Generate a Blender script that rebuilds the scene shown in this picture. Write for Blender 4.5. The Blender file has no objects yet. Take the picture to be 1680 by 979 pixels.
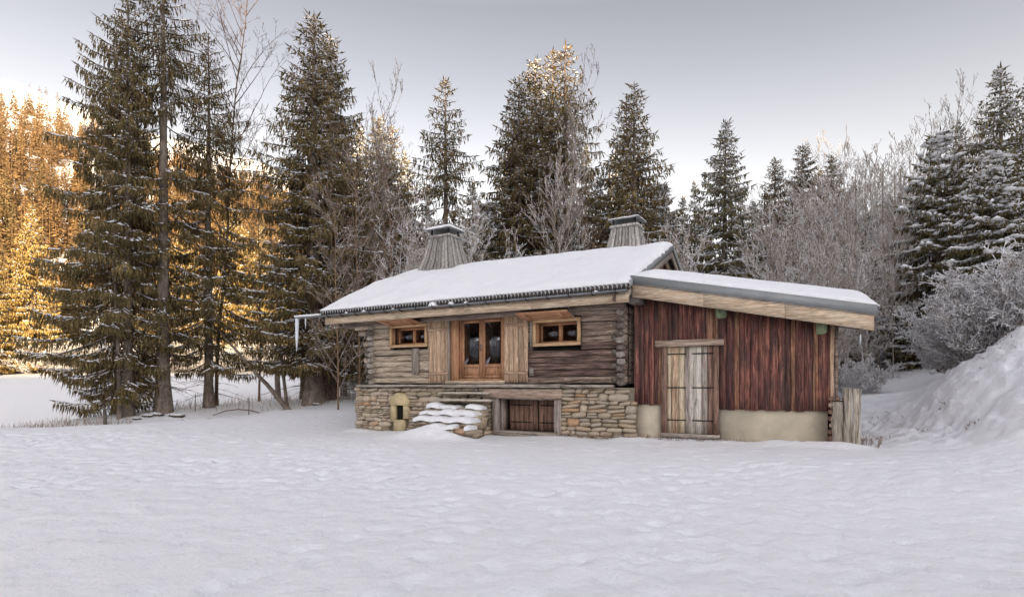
import bpy, math, random
import numpy as np
from mathutils import Vector
R = math.radians
rng = np.random.default_rng(7)
random.seed(7)
scn = bpy.context.scene
col = scn.collection

# ------------------------------------------------------------------ camera, sky, sun, exposure
EYE = 1.6; F = 885.0
cam = bpy.data.cameras.new('camera'); camo = bpy.data.objects.new('camera', cam); col.objects.link(camo)
cam.sensor_width = 36; cam.lens = 36*F/1680; cam.shift_y = (630-489.5)/1680
cam.clip_start = 0.1; cam.clip_end = 5000
camo.location = (0, 0, EYE); camo.rotation_euler = (R(90), 0, 0)
scn.camera = camo
SUN_EL = R(15.2); SUN_AZ = R(163)          # azimuth clockwise from +Y: behind the camera, a little right
w = bpy.data.worlds.new('World'); scn.world = w; w.use_nodes = True
nt = w.node_tree; nt.nodes.clear()
sky = nt.nodes.new('ShaderNodeTexSky'); sky.sky_type = 'NISHITA'; sky.sun_disc = False
sky.sun_elevation = SUN_EL; sky.sun_rotation = SUN_AZ; sky.altitude = 1200; sky.dust_density = 4.5; sky.air_density = 1.0; sky.ozone_density = 1.5
hsv = nt.nodes.new('ShaderNodeHueSaturation'); hsv.inputs['Saturation'].default_value = 0.13
tint = nt.nodes.new('ShaderNodeMix'); tint.data_type = 'RGBA'; tint.blend_type = 'MULTIPLY'; tint.inputs[0].default_value = 1
tint.inputs[7].default_value = (1.02, 1.0, 0.965, 1)
bg = nt.nodes.new('ShaderNodeBackground'); bg.inputs['Strength'].default_value = 0.15
wo = nt.nodes.new('ShaderNodeOutputWorld')
nt.links.new(sky.outputs[0], hsv.inputs['Color']); nt.links.new(hsv.outputs[0], tint.inputs[6])
tcw = nt.nodes.new('ShaderNodeTexCoord'); sx = nt.nodes.new('ShaderNodeSeparateXYZ'); nt.links.new(tcw.outputs['Generated'], sx.inputs[0])
gr = nt.nodes.new('ShaderNodeValToRGB'); nt.links.new(sx.outputs['Z'], gr.inputs[0])     # sky ramp: pale horizon, dimmer grey-blue higher up, lifted overhead to brighten the snow
for _i, (_p, _v) in enumerate(((.0, .33), (.17, .275), (.34, .275), (.5, .205), (.57, .18), (.66, .25), (.86, .50), (1.0, .60))):
    if _i > 1: gr.color_ramp.elements.new(_p)
    gr.color_ramp.elements[_i].position = _p; gr.color_ramp.elements[_i].color = (_v*(.96 if _i > 2 else 1), _v*(.965 if _i > 2 else .99), _v*(1.06 if _i > 2 else 1.0), 1)
gm = nt.nodes.new('ShaderNodeMix'); gm.data_type = 'RGBA'; gm.blend_type = 'MULTIPLY'; gm.inputs[0].default_value = 1
nt.links.new(tint.outputs[2], gm.inputs[6]); nt.links.new(gr.outputs[0], gm.inputs[7])
nt.links.new(gm.outputs[2], bg.inputs['Color']); nt.links.new(bg.outputs[0], wo.inputs['Surface'])
sl = bpy.data.lights.new('sun', 'SUN'); sl.energy = 2.0; sl.angle = R(0.5); sl.color = (1.0, 0.76, 0.47)
slo = bpy.data.objects.new('sun', sl); col.objects.link(slo)
sdir = Vector((math.sin(SUN_AZ)*math.cos(SUN_EL), math.cos(SUN_AZ)*math.cos(SUN_EL), math.sin(SUN_EL)))
slo.rotation_euler = sdir.to_track_quat('Z', 'Y').to_euler(); slo.location = (20, -60, 60)
vs = scn.view_settings; vs.view_transform = 'Standard'; vs.look = 'None'; vs.gamma = 1; vs.exposure = 2.87
scn.cycles.max_bounces = 6; scn.cycles.diffuse_bounces = 4; scn.cycles.transparent_max_bounces = 8

# ------------------------------------------------------------------ helpers
def mesh_np(name, V, Q=None, T=None, smooth=False):
    """mesh from numpy: V (n,3), Q (m,4) quads, T (k,3) triangles"""
    me = bpy.data.meshes.new(name)
    V = np.asarray(V, np.float32); parts = []; starts = []; n = 0
    if Q is not None and len(Q): Q = np.asarray(Q, np.int32); parts.append(Q.ravel()); starts.append(np.arange(len(Q))*4); n = Q.size
    if T is not None and len(T): T = np.asarray(T, np.int32); parts.append(T.ravel()); starts.append(n+np.arange(len(T))*3); n += T.size
    loops = np.concatenate(parts); st = np.concatenate(starts).astype(np.int32)
    me.vertices.add(len(V)); me.vertices.foreach_set('co', V.ravel())
    me.loops.add(len(loops)); me.loops.foreach_set('vertex_index', loops)
    me.polygons.add(len(st)); me.polygons.foreach_set('loop_start', st)
    if smooth: me.polygons.foreach_set('use_smooth', np.ones(len(st), bool))
    me.update(calc_edges=True); me.validate()
    return me
def link(name, me, mat=None, parent=None, loc=(0, 0, 0), rot=(0, 0, 0), sc=(1, 1, 1)):
    o = bpy.data.objects.new(name, me); col.objects.link(o)
    if mat is not None and me is not None and not me.materials: me.materials.append(mat)
    if parent is not None: o.parent = parent
    o.location = loc; o.rotation_euler = rot; o.scale = sc
    return o
def tag(o, label=None, cat=None, group=None, kind=None):
    if label: o['label'] = label
    if cat: o['category'] = cat
    if group: o['group'] = group
    if kind: o['kind'] = kind
    return o
def copy_tree(o, parent=None):
    c = o.copy(); col.objects.link(c)
    if parent is not None: c.parent = parent
    for ch in [x for x in KIDS.get(o.name, [])]:
        copy_tree(ch, c)
    return c
KIDS = {}
class MB:
    """collects boxes, bars, tubes into one mesh"""
    def __init__(s): s.v = []; s.q = []; s.t = []; s.n = 0
    def add(s, V, Q=(), T=()):
        s.v += [tuple(p) for p in V]; s.q += [tuple(i+s.n for i in f) for f in Q]; s.t += [tuple(i+s.n for i in f) for f in T]; s.n += len(V)
    def box(s, x0, x1, y0, y1, z0, z1):
        V = [(x, y, z) for z in (z0, z1) for y in (y0, y1) for x in (x0, x1)]
        s.add(V, [(0, 2, 3, 1), (4, 5, 7, 6), (0, 1, 5, 4), (1, 3, 7, 5), (3, 2, 6, 7), (2, 0, 4, 6)]); return s
    def prism(s, pts, axis, a0, a1):
        """polygon pts in the plane across 'axis', extruded a0..a1; convex"""
        n = len(pts); V = []
        for a in (a0, a1):
            for p in pts:
                V.append({'x': (a, p[0], p[1]), 'y': (p[0], a, p[1]), 'z': (p[0], p[1], a)}[axis])
        Q = [(i, (i+1) % n, n+(i+1) % n, n+i) for i in range(n)]
        T = [(0, i+1, i) for i in range(1, n-1)] + [(n, n+i, n+i+1) for i in range(1, n-1)]
        s.add(V, Q, T); return s
    def tube(s, pts, r, n=8, caps=True):
        pts = [Vector(p) for p in pts]; m = len(pts); rr = r if hasattr(r, '__len__') else [r]*m
        V = []
        for i, p in enumerate(pts):
            d = (pts[min(i+1, m-1)]-pts[max(i-1, 0)]).normalized()
            a = Vector((0, 0, 1)) if abs(d.z) < .9 else Vector((1, 0, 0))
            e1 = d.cross(a).normalized(); e2 = d.cross(e1)
            for k in range(n):
                t = 2*math.pi*k/n; V.append(p+(e1*math.cos(t)+e2*math.sin(t))*rr[i])
        Q = [(i*n+k, i*n+(k+1) % n, (i+1)*n+(k+1) % n, (i+1)*n+k) for i in range(m-1) for k in range(n)]
        T = []
        if caps: T = [(0, k+1, k) for k in range(1, n-1)] + [((m-1)*n, (m-1)*n+k, (m-1)*n+k+1) for k in range(1, n-1)]
        s.add(V, Q, T); return s
    def mesh(s, name, smooth=False): return mesh_np(name, np.array(s.v), np.array(s.q) if s.q else None, np.array(s.t) if s.t else None, smooth)
    def build(s, name, mat, parent=None, smooth=False, **k): return link(name, s.mesh(name, smooth), mat, parent, **k)

# ------------------------------------------------------------------ materials
def nmat(name):
    m = bpy.data.materials.new(name); m.use_nodes = True; t = m.node_tree
    b = t.nodes['Principled BSDF']; return m, t, b
def ramp(t, stops):
    r = t.nodes.new('ShaderNodeValToRGB'); e = r.color_ramp.elements
    while len(e) < len(stops): e.new(0.5)
    for i, (p, c) in enumerate(stops): e[i].position = p; e[i].color = (*c, 1) if len(c) == 3 else c
    return r
def mix(t, a, b, fac, mode='MIX'):
    n = t.nodes.new('ShaderNodeMix'); n.data_type = 'RGBA'; n.blend_type = mode
    for sock, v in ((0, fac), (6, a), (7, b)):
        if isinstance(v, (int, float)): n.inputs[sock].default_value = v
        elif isinstance(v, tuple): n.inputs[sock].default_value = (*v, 1)
        else: t.links.new(v, n.inputs[sock])
    return n.outputs[2]
def noise(t, vec, scale, detail=4, rough=.55, dist=0):
    n = t.nodes.new('ShaderNodeTexNoise'); n.inputs['Scale'].default_value = scale; n.inputs['Detail'].default_value = detail
    n.inputs['Roughness'].default_value = rough; n.inputs['Distortion'].default_value = dist
    if vec is not None: t.links.new(vec, n.inputs['Vector'])
    return n.outputs['Fac']
def rmap(t, v, a0, a1, b0, b1):
    n = t.nodes.new('ShaderNodeMapRange'); t.links.new(v, n.inputs[0])
    for i, x in enumerate((a0, a1, b0, b1)): n.inputs[i+1].default_value = x
    return n.outputs[0]
def bump(t, b, h, dist=.01, strength=1):
    n = t.nodes.new('ShaderNodeBump'); n.inputs['Distance'].default_value = dist; n.inputs['Strength'].default_value = strength
    t.links.new(h, n.inputs['Height']); t.links.new(n.outputs[0], b.inputs['Normal'])
def objvec(t, scale=(1, 1, 1), rand=True):
    tc = t.nodes.new('ShaderNodeTexCoord'); v = tc.outputs['Object']
    if rand:
        oi = t.nodes.new('ShaderNodeObjectInfo'); mul = t.nodes.new('ShaderNodeVectorMath'); mul.operation = 'SCALE'
        t.links.new(oi.outputs['Random'], mul.inputs['Scale']); mul.inputs[0].default_value = (37, 53, 71)
        ad = t.nodes.new('ShaderNodeVectorMath'); ad.operation = 'ADD'; t.links.new(v, ad.inputs[0]); t.links.new(mul.outputs[0], ad.inputs[1]); v = ad.outputs[0]
    mp = t.nodes.new('ShaderNodeMapping'); mp.inputs['Scale'].default_value = scale; t.links.new(v, mp.inputs['Vector'])
    return mp.outputs[0]
def wood(name, dark, mid, light, grain='x', bright=(.75, 1.25), knots=.6, stain=None, stain_amt=0, rough=.8, k=1, crack=1.):
    m, t, b = nmat(name)
    lo, hi = 0.9*k, 13*k
    sc = {'x': (lo, hi, hi), 'y': (hi, lo, hi), 'z': (hi, hi, lo)}[grain]
    v = objvec(t, sc); v1 = objvec(t, (1, 1, 1))
    n1 = noise(t, v, 1.5, 6, .65, .4)
    n2 = noise(t, v, 5.5, 3, .6)
    c = ramp(t, [(.30, dark), (.47, mid), (.66, light)]); t.links.new(n1, c.inputs[0])
    cc = mix(t, c.outputs[0], (.5, .5, .5), rmap(t, n2, .3, .7, .0, .0))
    fine = rmap(t, n2, .3, .7, .55, 1.3)
    comb = t.nodes.new('ShaderNodeCombineColor')
    oi = t.nodes.new('ShaderNodeObjectInfo'); br = rmap(t, oi.outputs['Random'], 0, 1, *bright)
    mm = t.nodes.new('ShaderNodeMath'); mm.operation = 'MULTIPLY'; t.links.new(fine, mm.inputs[0]); t.links.new(br, mm.inputs[1])
    for i in range(3): t.links.new(mm.outputs[0], comb.inputs[i])
    cc = mix(t, cc, comb.outputs[0], 1.0, 'MULTIPLY')
    if stain:
        ns = noise(t, objvec(t, {'x': (.7, 3, 3), 'y': (3, .7, 3), 'z': (4, 4, .8)}[grain]), 1.3, 5, .65)
        cc = mix(t, cc, stain, rmap(t, ns, .46, .62, 0, stain_amt))
    nc = noise(t, objvec(t, {'x': (.55, 16, 16), 'y': (16, .55, 16), 'z': (16, 16, .55)}[grain]), 1.6, 5, .7, .6)
    cc = mix(t, cc, tuple(x*.35 for x in dark), rmap(t, nc, .565, .61, 0, .75*crack))
    if knots:
        vo = t.nodes.new('ShaderNodeTexVoronoi'); vo.inputs['Scale'].default_value = 3.3
        t.links.new(objvec(t, {'x': (.6, 1.6, 1.6), 'y': (1.6, .6, 1.6), 'z': (1.6, 1.6, .6)}[grain]), vo.inputs['Vector'])
        cc = mix(t, cc, tuple(x*.35 for x in dark), rmap(t, vo.outputs['Distance'], .04, .12, knots, 0))
    t.links.new(cc, b.inputs['Base Color']); b.inputs['Roughness'].default_value = rough
    bump(t, b, n1, .012, .8)
    return m
def plain(name, c, rough=.6, metal=0, var=.25, scale=6, bmp=0):
    m, t, b = nmat(name); v = objvec(t)
    n = noise(t, v, scale, 5, .6)
    r = ramp(t, [(.3, tuple(x*(1-var) for x in c)), (.7, tuple(min(1, x*(1+var)) for x in c))]); t.links.new(n, r.inputs[0])
    t.links.new(r.outputs[0], b.inputs['Base Color']); b.inputs['Roughness'].default_value = rough; b.inputs['Metallic'].default_value = metal
    if bmp: bump(t, b, n, bmp)
    return m
def snow_mat(name, bumps=True, c=(.90, .895, .90)):
    m, t, b = nmat(name); tc = t.nodes.new('ShaderNodeTexCoord')
    n = noise(t, tc.outputs['Object'], 2.2, 6, .6); n2 = noise(t, tc.outputs['Object'], 17, 6, .75)
    r = ramp(t, [(.3, tuple(x*.965 for x in c)), (.7, c)]); t.links.new(n, r.inputs[0]); t.links.new(r.outputs[0], b.inputs['Base Color'])
    b.inputs['Roughness'].default_value = .62
    b.inputs['Specular IOR Level'].default_value = .25
    if bumps:
        ad = t.nodes.new('ShaderNodeMath'); ad.operation = 'ADD'; ml = t.nodes.new('ShaderNodeMath'); ml.operation = 'MULTIPLY'; ml.inputs[1].default_value = .3
        t.links.new(n2, ml.inputs[0]); t.links.new(n, ad.inputs[0]); t.links.new(ml.outputs[0], ad.inputs[1]); bump(t, b, ad.outputs[0], .075, .9)
    return m
def foliage(name, a, bcol, c3, rough=.75, scale=1.2):
    m, t, b = nmat(name); tc = t.nodes.new('ShaderNodeTexCoord')
    oi = t.nodes.new('ShaderNodeObjectInfo')
    n = noise(t, tc.outputs['Object'], scale, 3, .7); n2 = noise(t, tc.outputs['Object'], scale*9, 2, .5)
    ad = t.nodes.new('ShaderNodeMath'); ad.operation = 'ADD'; ad.use_clamp = True
    t.links.new(rmap(t, n2, .2, .8, -.35, .35), ad.inputs[0]); t.links.new(n, ad.inputs[1])
    r = ramp(t, [(.2, a), (.5, bcol), (.8, c3)]); t.links.new(ad.outputs[0], r.inputs[0])
    br = rmap(t, oi.outputs['Random'], 0, 1, .8, 1.2); cb = t.nodes.new('ShaderNodeCombineColor')
    for i in range(3): t.links.new(br, cb.inputs[i])
    t.links.new(mix(t, r.outputs[0], cb.outputs[0], 1., 'MULTIPLY'), b.inputs['Base Color'])
    b.inputs['Roughness'].default_value = rough; b.inputs['Specular IOR Level'].default_value = .2
    return m
def bark(name, a, c, scale=5, snowy=0, thr=.25):
    """bark or twig; snowy: snow lies on what faces up"""
    m, t, b = nmat(name); tc = t.nodes.new('ShaderNodeTexCoord'); mp = t.nodes.new('ShaderNodeMapping'); mp.inputs['Scale'].default_value = (1, 1, .35)
    t.links.new(tc.outputs['Object'], mp.inputs[0]); n = noise(t, mp.outputs[0], scale, 6, .7)
    r = ramp(t, [(.32, a), (.66, c)]); t.links.new(n, r.inputs[0]); cc = r.outputs[0]
    if snowy:
        g = t.nodes.new('ShaderNodeNewGeometry'); sp = t.nodes.new('ShaderNodeSeparateXYZ'); t.links.new(g.outputs['Normal'], sp.inputs[0])
        n3 = noise(t, tc.outputs['Object'], 1.1, 3, .6); 
        k = t.nodes.new('ShaderNodeMath'); k.operation = 'MULTIPLY'
        t.links.new(rmap(t, sp.outputs['Z'], thr-.1, thr+.15, 0, 1), k.inputs[0]); t.links.new(rmap(t, n3, .35, .5, snowy*.35, snowy), k.inputs[1])
        cc = mix(t, cc, (.86, .86, .87), k.outputs[0])
    t.links.new(cc, b.inputs['Base Color']); b.inputs['Roughness'].default_value = .85; b.inputs['Specular IOR Level'].default_value = .2
    bump(t, b, n, .03)
    return m
M = {}
M['snow'] = snow_mat('snow'); M['snow_tree'] = snow_mat('snow_tree', False)
M['log'] = wood('weathered_log', (.12, .085, .06), (.46, .36, .265), (.64, .54, .42), 'x', (.8, 1.2), .7)
M['logdark'] = wood('dark_log', (.025, .015, .012), (.105, .062, .048), (.33, .22, .17), 'x', (.75, 1.3), .5)
M['logmid'] = wood('brown_log', (.05, .034, .026), (.235, .165, .125), (.45, .355, .28), 'x', (.8, 1.2), .6)
M['logend'] = plain('log_end', (.15, .125, .105), .9, 0, .6, 9, .02)
M['logend2'] = plain('log_end_grey', (.33, .29, .25), .9, 0, .5, 9, .02)
M['fascia'] = wood('pale_fascia_wood', (.34, .235, .15), (.60, .45, .31), (.72, .60, .46), 'x', (.92, 1.06), .5, crack=.45)
M['shutter'] = wood('shutter_wood', (.22, .13, .08), (.55, .365, .235), (.68, .51, .36), 'z', (.68, 1.2), .8)
M['shutterh'] = wood('shutter_batten_wood', (.20, .12, .08), (.45, .29, .2), (.58, .42, .3), 'x', (.9, 1.1), .4)
M['larch'] = wood('new_larch_wood', (.33, .16, .08), (.50, .255, .135), (.60, .34, .19), 'z', (.9, 1.1), 0, crack=.2)
M['larchh'] = wood('new_larch_wood_flat', (.33, .16, .08), (.50, .255, .135), (.60, .34, .19), 'x', (.9, 1.1), 0, crack=.2)
M['yellow'] = wood('yellow_frame_wood', (.40, .24, .12), (.58, .37, .20), (.68, .47, .28), 'x', (.95, 1.05), .0, crack=.2)
M['yellowv'] = wood('yellow_frame_wood_upright', (.40, .24, .12), (.58, .37, .20), (.68, .47, .28), 'z', (.95, 1.05), .0, crack=.2)
M['red'] = wood('red_brown_boards', (.04, .016, .015), (.165, .054, .044), (.42, .19, .125), 'z', (.65, 1.35), .7, (.05, .034, .03), .7)
M['redo'] = wood('orange_brown_boards', (.07, .03, .02), (.30, .135, .08), (.52, .29, .18), 'z', (.75, 1.2), .7, (.06, .04, .032), .5)
M['old'] = wood('old_grey_wood', (.15, .12, .10), (.36, .30, .25), (.50, .44, .38), 'x', (.85, 1.15), .4)
M['oldv'] = wood('old_grey_wood_upright', (.15, .12, .10), (.33, .27, .225), (.48, .41, .35), 'z', (.85, 1.15), .4)
M['dooraged'] = wood('aged_door_boards', (.22, .15, .10), (.47, .36, .26), (.62, .52, .41), 'z', (.68, 1.22), .6)
M['doorpale'] = wood('pale_yellow_door_board', (.34, .26, .16), (.58, .46, .31), (.70, .60, .45), 'z', (.95, 1.08), .5)
M['doorwhite'] = wood('whitened_door_board', (.38, .34, .28), (.60, .54, .46), (.72, .67, .59), 'z', (.95, 1.08), .5)
M['doorframe'] = wood('brown_door_frame', (.08, .045, .035), (.22, .125, .09), (.36, .23, .17), 'z', (.9, 1.1), .5)
M['cellar'] = wood('cellar_shutter_wood', (.10, .05, .035), (.26, .145, .10), (.36, .22, .16), 'z', (.85, 1.15), .5)
M['beam'] = wood('sawn_beam', (.22, .13, .09), (.46, .33, .25), (.58, .47, .38), 'x', (.9, 1.1), .4)
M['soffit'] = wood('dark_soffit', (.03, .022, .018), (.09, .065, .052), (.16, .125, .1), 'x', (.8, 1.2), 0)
M['chim'] = wood('silver_chimney_boards', (.22, .20, .18), (.44, .41, .375), (.58, .545, .505), 'z', (.6, 1.2), 0)
M['grey'] = plain('zinc_trim', (.27, .28, .28), .5, .3, .1, 3)
M['metal'] = plain('gutter_metal', (.22, .23, .24), .45, .7, .15, 5)
M['iron'] = plain('black_iron', (.02, .018, .017), .6, .4)
M['concrete'] = plain('beige_concrete', (.55, .475, .36), .9, 0, .16, 2.6, .006)
M['mortar'] = plain('mortar', (.22, .185, .135), .95, 0, .3, 6, .02)
M['lean0'] = wood('pale_tread_wood', (.24, .205, .165), (.50, .44, .36), (.64, .57, .48), 'x', (.95, 1.1), .2)
M['dark'] = plain('dark_interior', (.012, .011, .010), .9)
M['curtain'] = plain('lace_curtain', (.42, .42, .41), .9, 0, .25, 14)
M['cable'] = plain('grey_cable', (.55, .55, .56), .6, 0, .1)
M['ice'] = plain('icicle_ice', (.72, .75, .80), .2, 0, .05)
M['green'] = plain('mossy_beam_end', (.19, .225, .13), .85, 0, .45, 7)
M['bark'] = bark('spruce_bark', (.075, .058, .046), (.33, .265, .21), 7)
M['twig'] = bark('spruce_twig', (.07, .048, .032), (.22, .15, .10))
M['birch'] = bark('bare_bark', (.17, .14, .115), (.44, .38, .33), 6, .9)
M['shrub'] = bark('snowy_twig', (.26, .19, .14), (.52, .41, .32), 3, 1.0, -.1)
M['frost'] = bark('frosted_twig', (.26, .21, .175), (.50, .43, .38), 3, 1.0, -.45)
M['brown'] = bark('brown_twig', (.13, .082, .05), (.36, .235, .15), 3, .6, .3)
M['needle'] = foliage('spruce_needles', (.030, .023, .010), (.125, .092, .038), (.31, .22, .10))
M['needle2'] = foliage('snowy_spruce_needles', (.028, .025, .012), (.105, .086, .038), (.25, .20, .095))
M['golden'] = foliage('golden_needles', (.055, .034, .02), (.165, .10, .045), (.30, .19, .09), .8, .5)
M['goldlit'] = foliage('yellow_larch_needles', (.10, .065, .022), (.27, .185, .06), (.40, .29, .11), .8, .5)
def glass_mat():
    m, t, b = nmat('window_glass'); out = [n for n in t.nodes if n.type == 'OUTPUT_MATERIAL'][0]; t.nodes.remove(b)
    tr = t.nodes.new('ShaderNodeBsdfTransparent'); tr.inputs[0].default_value = (.55, .56, .57, 1)
    gl = t.nodes.new('ShaderNodeBsdfGlossy'); gl.inputs['Roughness'].default_value = .02; gl.inputs['Color'].default_value = (.9, .9, .95, 1)
    fr = t.nodes.new('ShaderNodeFresnel'); fr.inputs[0].default_value = 1.7
    mx = t.nodes.new('ShaderNodeMixShader'); t.links.new(fr.outputs[0], mx.inputs[0]); t.links.new(tr.outputs[0], mx.inputs[1]); t.links.new(gl.outputs[0], mx.inputs[2])
    t.links.new(mx.outputs[0], out.inputs['Surface']); return m
M['glass'] = glass_mat()
def stone_mat():
    m, t, b = nmat('fieldstone'); v = objvec(t)
    oi = t.nodes.new('ShaderNodeObjectInfo')
    base = ramp(t, [(0, (.38, .31, .215)), (.25, (.60, .485, .355)), (.5, (.47, .395, .32)), (.7, (.66, .55, .42)), (.88, (.58, .45, .33)), (1, (.58, .34, .18))]); t.links.new(oi.outputs['Random'], base.inputs[0])
    n = noise(t, v, 7, 6, .7); n2 = noise(t, v, 2.5, 3)
    r = ramp(t, [(.3, (.55, .55, .55)), (.7, (1.25, 1.25, 1.25))]); t.links.new(n, r.inputs[0])
    c = mix(t, base.outputs[0], r.outputs[0], 1., 'MULTIPLY'); c = mix(t, c, (.56, .47, .34), rmap(t, n2, .5, .7, 0, .6))
    t.links.new(c, b.inputs['Base Color']); b.inputs['Roughness'].default_value = .9; bump(t, b, n, .02); return m
M['stone'] = stone_mat()
M['tuff'] = plain('yellow_tuff', (.55, .44, .26), .9, 0, .25, 5, .02)
M['step'] = plain('step_stone', (.22, .195, .16), .9, 0, .4, 6, .03)
M['rock'] = plain('dark_rock', (.10, .085, .07), .9, 0, .5, 5, .03)

# ------------------------------------------------------------------ the lie of the land
def P(X, Y, Z):                      # a point surveyed from the camera: bearing, dip, distance
    return ((X-840)/F*Z, Z, EYE+(630-Y)/F*Z)
CP = [  # terrace in front of the chalet
    (0, 3, 0), (-6, 6, -.02), (6, 6, .1), (0, 9, .03), (-10, 12, -.08), (0, -6, 0), (-20, 4, -.1), (-12, -6, 0), (14, -6, .6),
    P(585, 706, 19.8), P(820, 714, 17.3), P(1043, 716, 14.7), P(1358, 731, 12.6), P(1200, 724, 13.6), (-2, 13, .04), (5, 10, .12), (-9, 17, -.05), (1, 22, .3), (6, 18, .4), (-2, 25, .4),
    P(0, 705, 20), P(150, 699, 22), P(300, 690, 24.3), P(450, 672, 27.2), P(560, 657, 31),
    P(150, 712, 23.5), P(300, 702, 25.8), P(450, 683, 28.6), (-23, 23, -.9), P(-300, 740, 24), P(-300, 700, 17),
    P(100, 690, 26), P(172, 697, 25), P(210, 681, 27), P(268, 675, 28), P(343, 667, 30.5), P(440, 660, 31.5), P(515, 661, 30.5), P(580, 650, 36), P(640, 645, 40),
    P(0, 690, 33), P(0, 668, 44), P(250, 662, 44), P(450, 650, 48), P(0, 640, 66), P(300, 636, 70), P(560, 630, 60), P(0, 612, 92), P(400, 607, 95), P(600, 608, 95), P(-500, 640, 60), P(-500, 610, 95),
    P(800, 620, 45), P(1000, 610, 45), P(900, 600, 70), P(1200, 590, 60), P(1200, 600, 35),
    # right: gully behind the shed and the snow bank
    P(1440, 708, 15), P(1400, 690, 17), P(1420, 650, 20), P(1390, 608, 28), P(1470, 600, 28), P(1550, 596, 28), P(1500, 640, 21), P(1650, 560, 40), P(1400, 570, 50),
    P(1478, 728, 12.3), P(1500, 700, 13.6), P(1530, 655, 13.9), P(1565, 615, 14), P(1620, 572, 13.6), P(1680, 540, 13), P(1760, 510, 12.6), P(1900, 480, 13),
    P(1560, 700, 12.6), P(1620, 640, 12.4), P(1680, 640, 11.6), P(1580, 740, 11.2), P(1680, 705, 10), P(1680, 800, 7), P(1800, 720, 9), P(1560, 640, 19), P(1640, 600, 18), P(1760, 560, 19), P(1800, 500, 28),
    P(1500, 850, 6.3), (30, 10, 8), (34, 30, 10), (20, 0, 3),
]
CP = np.array([(a, b, c) for a, b, c in CP])
def rbf_fit(C):
    d = np.linalg.norm(C[:, None, :2]-C[None, :, :2], axis=2); n = len(C)
    A = np.zeros((n+3, n+3)); A[:n, :n] = d + np.eye(n)*0.02; A[:n, n] = 1; A[:n, n+1:] = C[:, :2]; A[n, :n] = 1; A[n+1:, :n] = C[:, :2].T
    return np.linalg.solve(A, np.concatenate([C[:, 2], [0, 0, 0]]))
WT = rbf_fit(CP)
def sstep(a, b, x): t = np.clip((x-a)/(b-a), 0, 1); return t*t*(3-2*t)
def vnoise(x, y, seed=0):
    """smooth value noise, vectorised"""
    xi = np.floor(x).astype(np.int64); yi = np.floor(y).astype(np.int64); fx = x-xi; fy = y-yi
    fx = fx*fx*(3-2*fx); fy = fy*fy*(3-2*fy)
    def h(a, b):
        k = (a*374761393 + b*668265263 + seed*1442695041) & 0xffffffff
        k = ((k ^ (k >> 13))*1274126177) & 0xffffffff
        return ((k ^ (k >> 16)) & 0xffff)/65535.0
    return (h(xi, yi)*(1-fx)+h(xi+1, yi)*fx)*(1-fy)+(h(xi, yi+1)*(1-fx)+h(xi+1, yi+1)*fx)*fy
def dents(x, y, cell, rad, dep, seed):
    """footprints: a pressed oval with a slight rim in most cells of a jittered grid"""
    out = np.zeros(len(x)); ci = np.floor(x/cell); cj = np.floor(y/cell)
    def h(a, b, k):
        v = np.sin(a*127.1+b*311.7+k*74.7+seed*13.3)*43758.5453; return v-np.floor(v)
    for di in (-1, 0, 1):
        for dj in (-1, 0, 1):
            a, b = ci+di, cj+dj; px, py = (a+h(a, b, 1))*cell, (b+h(a, b, 2))*cell; t = h(a, b, 3)*3.14
            dx, dy = x-px, y-py; u = (dx*np.cos(t)+dy*np.sin(t))/(rad*1.35); v = (-dx*np.sin(t)+dy*np.cos(t))/(rad*.75); r2 = u*u+v*v
            out += (h(a, b, 4) < .72)*(-dep*np.exp(-r2**1.6)+dep*.30*np.exp(-(np.sqrt(r2)-1.25)**2*9))*(.4+.6*h(a, b, 5))
    return out
def kmount(a): return np.interp(a, [-3, -1.3, -.95, -.81, -.6, -.46, -.27, -.1, 0, .3, .8, 1.5], [.60, .62, .575, .52, .45, .40, .27, .12, .075, .07, .12, .2])
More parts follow.
